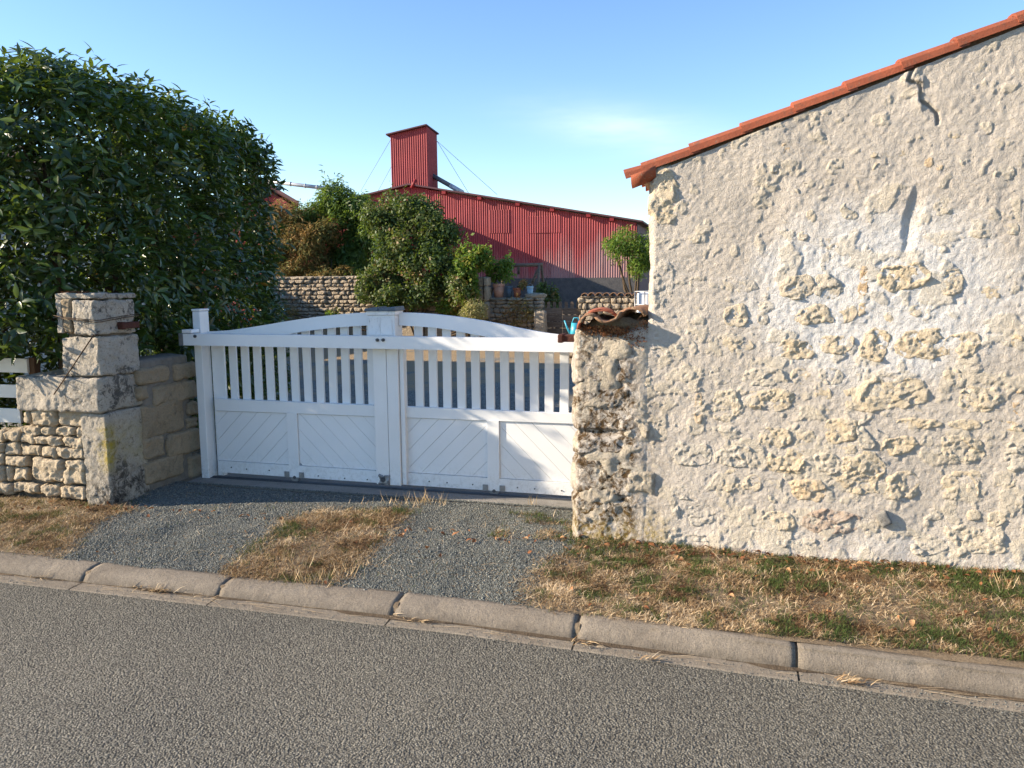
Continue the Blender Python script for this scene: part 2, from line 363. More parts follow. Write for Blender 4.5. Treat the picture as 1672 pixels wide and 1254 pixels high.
def m_white():
    t = NT('white_paint'); c = t.mix(t.ramp(t.noise(2.2, 5, .6), [(.3, 0), (.75, 1)]), (.80, .80, .80), (.74, .735, .72))
    z = t.sep()[2]
    low = t.ramp(z, [(.13, 1), (.34, 0)])
    c = t.mix(t.math('MULTIPLY', low, t.ramp(t.noise(38, 7, .75), [(.48, 0), (.66, .5)])), c, (.35, .32, .27))
    c = t.mix(t.ramp(t.noise(9, 8, .75, vec=t.map((3., 3., .7)), dist=.4), [(.60, 0), (.75, .22)]), c, (.42, .42, .38))
    return t.done(c, .38, .45, t.bump(t.noise(130, 3), .0012, .5))
def m_flake():
    t = NT('flaking_paint'); k = t.ramp(t.noise(30, 8, .8, vec=t.map((2.2, 2.2, .55)), dist=.6), [(.58, 0), (.66, 1)])
    c = t.mix(k, (.76, .76, .75), (.42, .43, .43)); return t.done(c, .6, .3, t.bump(k, .003, .8))
def m_wood():
    t = NT('weathered_boards'); g = t.noise(3, 7, .7, vec=t.map((2., 2., 40.)))
    c = t.ramp(g, [(.3, (.06, .042, .03)), (.5, (.17, .125, .09)), (.7, (.26, .21, .16))]); c = t.mix(.45, c, t.ramp(t.rand(), [(0, (.5, .5, .5)), (1, (1.4, 1.35, 1.3))]), 'MULTIPLY')
    return t.done(c, .9, .15, t.bump(g, .006, .8))
def m_roof_tile():
    t = NT('terracotta'); c = t.mix(t.ramp(t.noise(7, 6, .65), [(.3, 0), (.7, 1)]), (.36, .105, .055), (.25, .072, .04))
    c = t.mix(t.ramp(t.noise(30, 7, .75), [(.52, 0), (.68, .7)]), c, (.13, .08, .06)); c = t.mix(t.ramp(t.noise(55, 6, .8), [(.60, 0), (.68, .7)]), c, (.34, .30, .22))
    c = t.mix(.35, c, t.ramp(t.rand(), [(0, (.65, .7, .7)), (1, (1.2, 1.15, 1.1))]), 'MULTIPLY')
    return t.done(c, .82, .2, t.bump(t.noise(120, 4, .7), .004, .8))
def m_oldtile():
    t = NT('old_tile'); c = t.mix(t.ramp(t.noise(14, 7, .7), [(.35, 0), (.65, 1)]), (.33, .16, .095), (.24, .17, .105))
    c = t.mix(t.ramp(t.noise(60, 6, .8), [(.5, 0), (.64, .75)]), c, (.09, .075, .055)); c = t.mix(t.ramp(t.noise(24, 5), [(.6, 0), (.7, .6)]), c, (.36, .32, .2))
    return t.done(c, .9, .15, t.bump(t.noise(90, 5, .7), .007, .9))
def m_pillar():
    t = NT('pillar_limestone'); c = t.mix(t.ramp(t.noise(6, 6, .6), [(.35, 0), (.65, 1)]), (.51, .45, .37), (.40, .36, .30))
    c = t.mix(t.ramp(t.math('ADD', t.noise(20, 8, .8, dist=.8), t.math('ADD', t.ramp(t.math('ADD', t.sep()[0], 4.5), [(.40, -.0), (.452, .05)]), t.math('MULTIPLY', t.math('ADD', t.noise(3.2, 3), -.56), .55))), [(.53, 0), (.625, .9)]), c, (.075, .068, .06))
    c = t.mix(t.ramp(t.noise(70, 6, .8), [(.33, .7), (.47, 0)]), c, (.12, .105, .09))
    x, y, z = t.sep()
    band = t.math('MULTIPLY', t.math('MULTIPLY', t.ramp(t.math('SUBTRACT', y, 4.0), [(.42, 1), (.50, .3)]), t.ramp(z, [(.3, 0), (.42, 1), (.58, 1), (.7, 0)])), t.ramp(t.math('ADD', t.noise(5, 6, .7), t.math('MULTIPLY', t.math('ADD', x, 4.1), 1.6)), [(.42, 0), (.62, 1)]))
    c = t.mix(t.math('MULTIPLY', band, t.ramp(t.noise(36, 5), [(.3, .45), (.55, 1)])), c, (.44, .33, .05))
    c = t.mix(t.math('MULTIPLY', t.ramp(z, [(.2, 1), (.38, 0)]), t.ramp(t.noise(18, 6, .7), [(.47, 0), (.58, .8)])), c, (.035, .03, .025))
    h = t.math('ADD', t.noise(100, 6, .75), t.math('MULTIPLY', t.noise(35, 5, .7), 2.))
    return t.done(c, .93, .12, t.bump(h, .011, 1))

M = dict(
    asphalt=m_asphalt(), kerb=m_concrete('kerb_concrete'), gutter=m_concrete('gutter_concrete', .25, (.34, .295, .235), (.25, .212, .165)), sill=m_concrete('sill_concrete', 0., (.36, .34, .31), (.25, .24, .22)),
    barnbase=m_concrete('barn_base', 0., (.13, .125, .125), (.075, .075, .08), (.03, .03, .03)),
    soil=m_soil(), yard=m_yard(), render=m_render(), wallstone=m_wallstone(), corr=m_corr(), white=m_white(), flake=m_flake(), wood=m_wood(), tile=m_roof_tile(), oldtile=m_oldtile(), pillar=m_pillar(),
    rubble=stone_mat('rubble_warm', (.52, .425, .30), (.42, .345, .25), darkamt=.35), rubble2=stone_mat('rubble_return', (.38, .295, .195), (.28, .225, .155), darkamt=.6),
    farstone=stone_mat('far_rubble', (.46, .38, .28), (.34, .28, .21), darkamt=.5, fine=25, rnd=.6, bump=.01), quoin=stone_mat('quoin_stone', (.42, .36, .285), (.52, .455, .355), dark=(.06, .05, .042), darkamt=.95, bump=.006),
    mortar=plain('old_mortar', (.23, .205, .175), (.15, .135, .115), 18, .95, .1, .004, 80), darkmortar=plain('dry_joint', (.19, .155, .115), (.12, .10, .075), 18, .95, .1, .004, 80),
    rust=plain('rust', (.10, .035, .022), (.05, .022, .018), 40, .85, .2, .002, 150), rod=plain('rusty_rod', (.10, .06, .035), (.05, .03, .02), 50, .8, .25),
    steel=plain('dull_steel', (.30, .31, .32), (.2, .2, .21), 30, .45, .5, 0, 60, .6), bolt=plain('bolt_dark', (.10, .11, .12), (.06, .06, .07), 50, .5, .5, 0, 60, .5), slate=plain('slate_cap', (.12, .15, .18), (.07, .09, .11), 30, .6, .35, .002, 90),
    zinc=plain('grey_pipe', (.50, .52, .55), (.38, .4, .43), 3, .5, .5, 0, 60, .3), darkpipe=plain('dark_pipe', (.13, .14, .16), (.09, .1, .12), 3, .6, .4), redpaint=plain('red_trim', (.26, .02, .025), (.17, .016, .02), 2, .6, .3), roof_shadewall=plain('roof_and_shaded_wall', (.12, .05, .06), (.07, .035, .045), 1.5, .7, .3),
    cable=plain('cable', (.15, .16, .18)), plasticwhite=plain('tank_plastic', (.72, .74, .76), (.6, .62, .64), 4, .4, .4), blue=plain('blue_plastic', (.05, .38, .50), (.04, .30, .42), 6, .4, .5),
    pot=plain('terracotta_pot', (.46, .24, .16), (.36, .17, .11), 10, .85, .2, dirt=(.42, .36, .3)), pot2=plain('dark_terracotta', (.36, .12, .06), (.26, .085, .045), 10, .85, .2), potblue=plain('slate_blue_pot', (.075, .11, .14), (.05, .075, .1), 8, .6, .4), bucket=plain('pale_blue_bucket', (.28, .40, .46), (.22, .33, .40), 8, .5, .4),
    bark=plain('bark', (.12, .085, .055), (.06, .045, .03), 20, .95, .1, .004, 50), fence=plain('white_fence_paint', (.78, .77, .74), (.68, .67, .63), 5, .5, .4), fencepost=plain('brown_post', (.14, .08, .05), (.08, .05, .03), 20, .9, .15),
    dirt=plain('gutter_earth', (.075, .055, .038), (.14, .105, .07), 40, .95, .1, .004, 120), field=plain('field', (.16, .13, .06), (.09, .09, .035), .3, .95, .1), plinth=plain('far_render', (.5, .46, .4), (.42, .38, .33), 3, .9, .1),
    hedge=leaf_mat('laurel_leaf', [(0, (.012, .025, .007)), (.45, (.030, .060, .013)), (.8, (.060, .110, .020)), (.95, (.10, .16, .03)), (.985, (.15, .18, .04)), (1, (.42, .20, .03))], .33, .5, .16),
    bamboo=leaf_mat('bamboo_leaf', [(0, (.03, .06, .018)), (.5, (.065, .125, .028)), (1, (.15, .21, .05))], .5, .35, .3),
    brownleaf=leaf_mat('browning_leaf', [(0, (.07, .085, .028)), (.4, (.16, .17, .05)), (.65, (.28, .18, .065)), (1, (.50, .30, .12))], .7, .2, .25, (.4, .25, .08)),
    vine=leaf_mat('climber_leaf', [(0, (.022, .045, .014)), (.5, (.055, .095, .026)), (.85, (.12, .13, .04)), (1, (.22, .12, .05))], .55, .3, .2),
    bright=leaf_mat('bright_leaf', [(0, (.04, .09, .015)), (.6, (.10, .19, .03)), (.85, (.19, .2, .04)), (1, (.36, .15, .04))], .5, .3, .35),
    straw=leaf_mat('dry_grass', [(0, (.085, .042, .022)), (.2, (.28, .17, .085)), (.5, (.53, .385, .22)), (.72, (.76, .60, .40)), (.75, (.035, .06, .018)), (1, (.095, .135, .036))], .8, .15, .2, (.4, .32, .12)),
    litter=leaf_mat('leaf_litter', [(0, (.10, .04, .022)), (.5, (.28, .115, .05)), (1, (.44, .27, .14))], .8, .15, .15, (.4, .2, .08)),
)
def m_gravel():
    t = NT('gravel_chips'); a = t.attr('tone'); c = t.ramp(a, [(0, (.072, .078, .070)), (.4, (.135, .143, .128)), (.75, (.205, .212, .186)), (.95, (.31, .305, .265)), (1, (.38, .32, .24))])
    c = t.mix(t.ramp(t.noise(300, 3), [(.35, .4), (.6, 0)]), c, (.05, .055, .06)); return t.done(c, .85, .25)
M['gravel'] = m_gravel()

# ------------------------------------------------------------------ helpers: leaf clouds, scatters
def leaf_tpl(l=1., w=.4, fold=.18, droop=.25, rows=3):
    V = []
    for i in range(rows+1):
        t = i/rows; hw = w/2*math.sin(math.pi*min(1, .06+.94*t)**.85) if i < rows else .02*w; hw = max(hw, .03*w)
        z = -droop*l*t*t
        V += [(-hw, t*l, z+fold*hw), (0, t*l, z), (hw, t*l, z+fold*hw)]
    F = [(i*3+k, i*3+k+1, (i+1)*3+k+1, (i+1)*3+k) for i in range(rows) for k in (0, 1)]
    return np.array(V), np.array(F)
def leaf_quad(l=1., w=.45):
    return np.array([(0, 0, 0), (w/2, l*.45, .05*l), (0, l, -.08*l), (-w/2, l*.45, .05*l)]), np.array([(0, 1, 2, 3)])
def unit(a): return a/(np.linalg.norm(a, axis=-1, keepdims=True)+1e-9)
def frames(nrm, tip):
    z = unit(nrm); y = unit(tip - (tip*z).sum(-1, keepdims=True)*z); x = np.cross(y, z); return np.stack((x, y, z), -1)
def cloud(tpl, pos, R, sc):
    V, F = tpl; out = np.einsum('nij,vj->nvi', R, V)*np.asarray(sc)[:, None, None] + pos[:, None, :]
    return out.reshape(-1, 3), (F[None] + (np.arange(len(pos))*len(V))[:, None, None]).reshape(-1, F.shape[1])
def rnd_dir(n): return unit(RNG.normal(size=(n, 3)))

def blob_leaves(blobs, n, hollow=.5):
    """points in a union of ellipsoids, mostly near their skin; returns points and outward normals"""
    vol = np.array([b[3]*b[4]*b[5] for b in blobs])**.7; pick = RNG.choice(len(blobs), n, p=vol/vol.sum()); B = np.array(blobs)[pick]
    d = rnd_dir(n); r = 1-(1-hollow)*RNG.random(n)**1.6
    p = B[:, :3] + d*B[:, 3:6]*r[:, None]
    lump = (fbm(p*1.9/np.mean(vol)**.12, 3, 21)-.5); p = p + d*(lump*.55*B[:, 3:6].mean(1))[:, None]
    return p, d
def bush(name, blobs, n, size, mat, tpl, label, cat, base, stems=5, hang=.3, toned=(0, 1), parent=None, group=None, stem_r=.02):
    sub_ = []
    for b in blobs:
        for q in rnd_dir(12):
            q[2] = abs(q[2])*random.choice((1, 1, -.6)); f = random.uniform(.6, .98); s_ = random.uniform(.26, .5)
            sub_.append((b[0]+q[0]*b[3]*f, b[1]+q[1]*b[4]*f, b[2]+q[2]*b[5]*f, b[3]*s_, b[4]*s_, b[5]*s_*1.15))
    p, d = blob_leaves([tuple(b[:3])+tuple(np.array(b[3:])*.82) for b in blobs]+sub_, n, .35); k = len(p)
    shoot = []
    for b in sub_[::3]:                                                  # single shoots that break the outline
        L = random.uniform(.5, 1.3)*b[5]; dd = unit(np.array([random.uniform(-.6, .6), random.uniform(-.3, .3), random.uniform(.5, 1)])); m_ = 14
        tt = np.linspace(.6, 2.2, m_)[:, None]; shoot.append(np.array(b[:3])+dd*tt*L*.8+RNG.normal(size=(m_, 3))*size*.35)
    sp_ = np.concatenate(shoot); p = np.concatenate((p, sp_)); d = np.concatenate((d, rnd_dir(len(sp_)))); k = len(p)
    nr = unit(d*.7 + np.array([0, 0, .5]) + RNG.normal(size=(k, 3))*.55); tip = d*.5 + RNG.normal(size=(k, 3))*.7 - np.array([0, 0, hang])
    sc = size*RNG.uniform(.6, 1.3, k); V, F = cloud(tpl, p, frames(nr, tip), sc)
    clump = fbm(p*1.7, 3, 40); tone = np.clip((RNG.random(k)*.55 + clump*.9-.2), 0, 1)*(toned[1]-toned[0])+toned[0]
    t = parent or thing(name, label, cat, base, group)
    ok = V[:, 2] > .1; 
    put('foliage', V, F, mat, t, False, {'tone': np.repeat(tone, len(tpl[0]))})
    mb = MB(); c = np.array(blobs)[:, :3]
    for i in range(stems):
        b = c[i % len(c)]; q = np.array(base)+[random.uniform(-.1, .1), random.uniform(-.1, .1), 0]; mid = (q+b)/2+np.array([random.uniform(-.15, .15), 0, .1])
        mb.tube([q, mid, b, b+np.array([random.uniform(-.3, .3), 0, .4])], [stem_r*1.5, stem_r*1.2, stem_r*.8, stem_r*.3], 6)
    part('stem', mb, M['bark'], t, True)
    return t

# ------------------------------------------------------------------ the ground
def kerb_y(x): return 3.375 if x < -1.2 else 3.375-.05*(x+1.2)
def kerb_w(x): return .150 - .062*min(1, max(0, (x+1.2)/1.2))
def kerb_h(x): return .066 + .021*min(1, max(0, (x+1.2)/1.2))
KW = np.vectorize(kerb_w); KY = np.vectorize(kerb_y); KH = np.vectorize(kerb_h)

def sheet(name, x0, x1, y0, y1, z, mat):
    V = [(x0, y0, z), (x1, y0, z), (x1, y1, z), (x0, y1, z)]; return struct(put(name, V, [(0, 1, 2, 3)], mat, None, False))
sheet('terrain', -900, 900, -900, 1500, -.25, M['field'])
# road: near strip to the ragged edge of the gutter
xs = np.concatenate(([-60, -20, -9], np.arange(-6, 3.01, .03), [6, 20, 60])); edge = KY(np.clip(xs, -50, 1.8)) - .074 + (fbm(np.stack((xs*4, xs*0, xs*0), -1), 3, 2)-.5)*.03
V = np.concatenate((np.stack((xs, xs*0-7, xs*0), -1), np.stack((xs, edge, xs*0), -1))); n = len(xs)
struct(put('road', V, [(i, i+1, n+i+1, n+i) for i in range(n-1)], M['asphalt'], None, False))
V = np.concatenate((np.stack((xs, xs*0-7.0, xs*0-.02), -1), np.stack((xs, KY(np.clip(xs, -50, 1.8))+.05, xs*0-.004), -1)))
struct(put('road_bed', V, [(i, i+1, n+i+1, n+i) for i in range(n-1)], M['soil'], None, False))
# kerb of cast blocks, and the flat concrete channel at its foot
kerb = struct(thing('kerb', '', '', (-1, 3.4, 0))); del kerb['label']; del kerb['category']
gut = struct(thing('gutter', '', '', (-1, 3.3, 0))); del gut['label']; del gut['category']
joints = [-3.345, -2.50, -1.53, -.63, .305]
joints = [joints[0]-.95*k for k in range(6, 0, -1)] + joints + [1.26, 2.2, 3.2, 4.2]
for i in range(len(joints)-1):
    g = .0035 if i not in (8, 9) else .007
    xa = np.linspace(joints[i]+g, joints[i+1]-g, 34); prof = [(0, -.02), (0, .012), (.008, .03), (.022, .055), (.044, .077), (.07, .091), (.1, .099), (.135, .101), (.165, .099), (.17, .0)]
    V = []
    for j, x in enumerate(xa):
        e = min(1, min(j, len(xa)-1-j)/1.0); e = .955+.045*e
        for (a, b) in prof:
            steep = min(1, max(0, (x+1.2)/1.4)); aa = a*(1-.42*steep) if a < .1 else a-.062*steep; bb = b*kerb_h(x)/.1*(e if b > .01 else 1)
            V.append((x, kerb_y(x)+aa+(1-e)*.06, bb))
    V = np.array(V); m = len(prof)
    V[:, 2] += (fbm(V*[6, 9, 9], 3, 6)-.5)*.008*(V[:, 2] > .02); V[:, 1] += (fbm(V*[8, 14, 14], 3, 8)-.5)*.008
    chip = sstep(.66, .78, fbm(V*16+3, 4, 14))*.012; V[:, 1] += chip*(V[:, 2] > .02); V[:, 2] -= chip*.5*(V[:, 2] > .05)
    F = [(j*m+k, (j+1)*m+k, (j+1)*m+k+1, j*m+k+1) for j in range(len(xa)-1) for k in range(m-1)] + [tuple(range(m)), tuple(range(len(V)-1, len(V)-1-m, -1))]
    put('kerb_stone', V, F, M['kerb'], kerb, True)
    xg = np.linspace(joints[i]+.004, joints[i+1]-.004, 20)
    a = np.stack((xg, KY(xg)-.10, xg*0+.0045), -1); b = np.stack((xg, KY(xg)+.004, xg*0+.006), -1); q = len(xg)
    a[:, 2] = -.004
    put('gutter_slab', np.concatenate((a, np.stack((xg, KY(xg)-.082, xg*0+.0045), -1), b)), [(r*q+j, r*q+j+1, (r+1)*q+j+1, (r+1)*q+j) for r in (0, 1) for j in range(q-1)], M['gutter'], gut, False)

# earth packed into the kerb joints, and the dirt that gathers along the kerb foot
for jx in joints[1:-1]:
    mb = MB(); yk, hk = kerb_y(jx), kerb_h(jx); mb.add([(jx+s_*.012, yk+a_*.62+.02, b_*hk*.86) for s_ in (-1, 1) for a_, b_ in ((-.02, 0), (.005, .55), (.045, .92), (.16, 1.05), (.16, 0))], [(0, 1, 2, 3, 4), (9, 8, 7, 6, 5)]+[(k_, 5+k_, 5+(k_+1) % 5, (k_+1) % 5) for k_ in range(5)]); part('joint_fill', mb, M['soil'], kerb)
xd = np.arange(-6.5, 2.4, .02); wd = .002+.085*np.clip(fbm(np.stack((xd*4.1, xd*0, xd*0), -1), 6, 44)-.43, 0, 1)+.012*np.clip(fbm(np.stack((xd*40, xd*0, xd*0), -1), 3, 45)-.5, 0, 1)
V = np.concatenate((np.stack((xd, KY(xd)-wd, xd*0+.0085), -1), np.stack((xd, KY(xd)+.012, xd*0+.013), -1))); q = len(xd)
put('gutter_dirt', V, [(i, i+1, q+i+1, q+i) for i in range(q-1)], M['dirt'], None, False, kind='stuff')
# verge and yard
def ground_z(x, y):
    x, y = np.asarray(x, float), np.asarray(y, float)
    k = np.clip((y-KY(np.clip(x, -9, 3))-KW(x))/.5, 0, 1); p = np.stack((x, y, x*0), -1)
    return KH(x)-.004 + .020*(fbm(p*5, 3, 36)-.52) + k*(.108-KH(x)) + (fbm(p*2.2, 3, 33)-.5)*.035*np.clip((y-3.5)*4, 0, 1)*np.clip((5.1-y)*3, 0, 1)
gx = np.concatenate(([-30, -15, -9], np.arange(-6.5, 2.6, .05), [4, 8, 20])); gy = np.concatenate((np.linspace(0, 1, 34), [1.2, 1.6, 2.2, 4, 8]))
X, T = np.meshgrid(gx, gy); Y = np.where(T <= 1, (KY(np.clip(X, -9, 3))+KW(X))*(1-T)+5.0*T, 5.0+(T-1)*4)
Z = np.where(T <= 1, ground_z(X, Y), .094); V = np.stack((X, Y, Z), -1).reshape(-1, 3); nx, ny = len(gx), len(gy)
struct(put('verge', V, np.array([(j*nx+i, j*nx+i+1, (j+1)*nx+i+1, (j+1)*nx+i) for j in range(ny-1) for i in range(nx-1)]), M['soil'], None, True))
sheet('yard', -60, 60, 5.05, 120, .100, M['yard'])

def in_poly(x, y, poly):
    c = np.zeros(x.shape, bool); n = len(poly)
    for i in range(n):
        x0, y0 = poly[i]; x1, y1 = poly[(i+1) % n]
        k = ((y0 > y) != (y1 > y)) & (x < (x1-x0)*(y-y0)/(y1-y0+1e-12)+x0); c ^= k
    return c
def gpoly(pts): return [tuple(atZ(px, py, .115)[:2]) for px, py in pts]
GRAV = [gpoly([(232, 800), (330, 782), (560, 800), (545, 822), (470, 850), (430, 885), (355, 938), (60, 915), (110, 880), (200, 838)]),
        gpoly([(690, 826), (760, 812), (955, 830), (955, 880), (905, 905), (855, 945), (830, 1000), (520, 960), (590, 905), (640, 862)])]
GSH = gpoly([(232, 800), (330, 778), (945, 820), (945, 838), (840, 830), (690, 828), (560, 828), (250, 830)])
def gravelness(x, y):
    p = np.stack((x, y, x*0), -1); jx = x+(fbm(p*5, 3, 4)-.5)*.22; jy = y+(fbm(p*5+9, 3, 5)-.5)*.16
    a = np.zeros(x.shape, bool)
    for q in GRAV+[GSH]: a |= in_poly(jx, jy, q)
    return a
# gravel chips
N = 330000; x = RNG.uniform(-5, -.7, N); y = RNG.uniform(3.44, 5.05, N); ok = gravelness(x+RNG.normal(size=N)*.05*(1+2.2*(RNG.random(N) < .3)), y+RNG.normal(size=N)*.04*(1+1.5*(RNG.random(N) < .3))) & (y > KY(x)+KW(x)-.015+RNG.random(N)*.03)
x, y = x[ok], y[ok]; k = len(x)
ico = np.array([(0, 0, 1), (.9, 0, .1), (.1, .85, -.1), (-.8, .1, .15), (0, -.9, 0), (.1, .05, -.8)]); icf = np.array([(0, 1, 2), (0, 2, 3), (0, 3, 4), (0, 4, 1), (5, 2, 1), (5, 3, 2), (5, 4, 3), (5, 1, 4)])
sz = RNG.uniform(.0022, .0058, k)*(1+.6*(RNG.random(k) > .95)); R = frames(rnd_dir(k), rnd_dir(k)); R[:, 2, :] *= .75
V, F = cloud((ico, icf), np.stack((x, y, np.maximum(ground_z(x, y), np.where(y > 5.02, .112, 0))+sz*.35), -1), R, sz)
g = put('gravel', V, F, M['gravel'], None, False, {'tone': np.repeat(RNG.random(k), 6)}, kind='stuff')
# a few stray chips in the gutter and along the road edge
N = 2600; x = RNG.uniform(-5, 1.4, N); y = KY(x)-.03-np.abs(RNG.normal(size=N))*.05; w = RNG.random(N) < np.where(x > .3, .9, .35); x, y = x[w], y[w]; k = len(x); sz = RNG.uniform(.0015, .0045, k)
V, F = cloud((ico, icf), np.stack((x, y, sz*.5+.004), -1), frames(rnd_dir(k), rnd_dir(k)), sz)
put('stray_chips', V, F, M['gravel'], None, False, {'tone': np.repeat(RNG.random(k), 6)}, kind='stuff')

# dry and green grass
blade = (np.array([(-.5, 0, 0), (.5, 0, 0), (-.35, .55, .22), (.35, .55, .22), (0, 1, .18)]), np.array([(0, 1, 3), (0, 3, 2), (2, 3, 4)]))
N = 400000; x = RNG.uniform(-5.4, 1.75, N); y = RNG.uniform(3.42, 4.95, N)
p = np.stack((x, y, x*0), -1); dens = fbm(p*4, 4, 50); gravl = gravelness(x+RNG.normal(size=N)*.05, y+RNG.normal(size=N)*.04); wallish = ((x > -.86) & (y > 4.47)) | ((x < -4.05) & (y > 4.42))
edgek = sstep(-.055, .045, y-KY(np.clip(x, -9, 3))-KW(x))
keep = (~gravl) & (~wallish) & (RNG.random(N) < np.clip((dens-.27)*3.4, .20, 1)*edgek*np.where((x < -3.4), .8, 1)*np.where((x > -3.0) & (x < -1.2) & (y > 4.75), .35, 1)); keep |= gravl & (RNG.random(N) < .006) & (y > KY(x)+.16)
gpatch = (x > -1.35) & (x < -.85) & (y > 4.35) & (y < 4.85) & (RNG.random(N) < .40*sstep(.42, .6, fbm(p*7, 3, 51))); keep |= gpatch
x, y = x[keep], y[keep]; k = len(x); p = np.stack((x, y, x*0), -1)
greenp = fbm(p*3.1+5, 3, 61)*.32 + fbm(p*15, 4, 62)*.80 + np.where(x > -.9, .03*np.clip(x+1.2, 0, 2.2)-.035, -.10) + np.where((x > -1.35) & (x < -.8) & (y > 4.3), .13, 0)
grn = greenp + RNG.normal(size=k)*.08 > .585
L = RNG.uniform(.014, .046, k)*np.where(grn, .8, 1)*np.where(y > 4.3, 1.25, 1); az = RNG.uniform(0, 2*np.pi, k); up = np.where(grn, RNG.uniform(.15, 1.0, k), RNG.uniform(-.02, .42, k)*RNG.random(k))
tip = np.stack((np.cos(az), np.sin(az), up), -1); R = frames(np.stack((-np.cos(az)*up, -np.sin(az)*up, np.ones(k)), -1)+RNG.normal(size=(k, 3))*.25, tip)
R[:, :, 0] *= (RNG.uniform(.0016, .0036, k)/L)[:, None]
V, F = cloud(blade, np.stack((x, y, ground_z(x, y)-.001+RNG.random(k)*.008), -1), R, L)
tone = np.where(grn, RNG.uniform(.76, 1, k), np.clip(RNG.random(k)*.66+(fbm(p*7+3, 4, 66)-.5)*1.0+.08-.12*sstep(.35, .6, fbm(p*2.3, 3, 67)), 0, .72))
put('dry_grass', V, F, M['straw'], None, False, {'tone': np.repeat(tone, 5)}, kind='stuff')
# long pale straws
k = 260; x = RNG.uniform(-5.2, 1.7, k); y = RNG.uniform(3.55, 4.4, k); gut_s = RNG.random(k) < .3; y = np.where(gut_s, KY(x)-RNG.uniform(.0, .06, k), y); ok = ~(gravelness(x, y) & (RNG.random(k) < .9)); x, y, gut_s = x[ok], y[ok], gut_s[ok]; k = len(x)
az = np.where(gut_s, RNG.normal(size=k)*.15-.05, RNG.uniform(0, 6.28, k)); L = RNG.uniform(.07, .24, k)*np.where(gut_s, .8, 1)
R = frames(np.stack((np.zeros(k), np.zeros(k), np.ones(k)), -1), np.stack((np.cos(az), np.sin(az), RNG.uniform(-.02, .1, k)*(~gut_s)), -1)); R[:, :, 0] *= (.0026/L)[:, None]; R[:, :, 2] *= np.where(gut_s, .08, .5)[:, None]
V, F = cloud(blade, np.stack((x, y, np.where(gut_s, .009, ground_z(x, y)+.012)), -1), R, L)
put('straw', V, F, M['straw'], None, False, {'tone': np.repeat(RNG.uniform(.55, .72, k), 5)}, kind='stuff')
# standing dead stalks and small litter clumps
pts = []
for (px, py, n_, s_) in ((690, 822, 26, .035), (676, 826, 18, .05), (712, 824, 16, .05), (866, 828, 9, .02), (640, 826, 20, .08), (560, 930, 20, .05), (480, 918, 26, .05), (505, 940, 30, .05), (1340, 950, 24, .04), (1640, 960, 30, .05)):
    c = atZ(px, py, .10); pts += [(c[0]+random.gauss(0, s_), c[1]+random.gauss(0, s_*.6)) for _ in range(n_)]
pts = np.array(pts); k = len(pts); L = RNG.uniform(.04, .115, k); az = RNG.uniform(0, 6.28, k)
R = frames(np.stack((np.cos(az+1.57), np.sin(az+1.57), np.full(k, .1)), -1), np.stack((np.cos(az)*.35, np.sin(az)*.35, np.ones(k)), -1)); R[:, :, 0] *= (.0035/L)[:, None]
V, F = cloud(blade, np.stack((pts[:, 0], pts[:, 1], ground_z(pts[:, 0], pts[:, 1])), -1), R, L)
put('dead_stalks', V, F, M['straw'], None, False, {'tone': np.repeat(RNG.uniform(.35, .72, k), 5)}, kind='stuff')
pts = []
for (px, py, n_, sx_, sy_) in ((255, 966, 46, .045, .010), (230, 962, 26, .09, .008), (1385, 1115, 60, .028, .012), (945, 1052, 18, .05, .01), (1055, 1077, 24, .05, .006), (65, 945, 16, .06, .006), (690, 1016, 14, .07, .006), (1450, 1100, 20, .12, .008), (640, 1004, 10, .03, .008), (300, 972, 14, .08, .006)):
    c = atZ(px, py, .008); pts += [(c[0]+random.gauss(0, sx_), c[1]+random.gauss(0, sy_)) for _ in range(n_)]
pts = np.array(pts); k = len(pts); L = RNG.uniform(.02, .075, k); az = RNG.normal(size=k)*.5-.05
R = frames(np.stack((RNG.normal(size=k)*.3, RNG.normal(size=k)*.3, np.ones(k)), -1), np.stack((np.cos(az), np.sin(az), RNG.uniform(-.05, .35, k)), -1)); R[:, :, 0] *= (.004/L)[:, None]
V, F = cloud(blade, np.stack((pts[:, 0], pts[:, 1], .008+RNG.random(k)*.012), -1), R, L)
put('gutter_litter', V, F, M['straw'], None, False, {'tone': np.repeat(RNG.uniform(.1, .72, k), 5)}, kind='stuff')
# fallen leaves
LT = leaf_tpl(1, .62, .5, .3, 3)
k = 760; x = RNG.uniform(-5.5, 1.6, k); y = np.where(RNG.random(k) < .82, 4.42-np.abs(RNG.normal(size=k))*.10, RNG.uniform(3.5, 4.4, k)); ok = ~((x > -4.0) & (x < -.9) & (RNG.random(k) < .8)) & ~((x < -4.2) & (y > 4.3)); x, y = x[ok], y[ok]; k = len(x)
nr = np.stack((RNG.normal(size=k)*.6, RNG.normal(size=k)*.6, np.ones(k)), -1)
V, F = cloud(LT, np.stack((x, y, ground_z(x, y)+.018), -1), frames(nr, rnd_dir(k)), RNG.uniform(.014, .044, k))
put('leaf_litter', V, F, M['litter'], None, False, {'tone': np.repeat(RNG.random(k), len(LT[0]))}, kind='stuff')

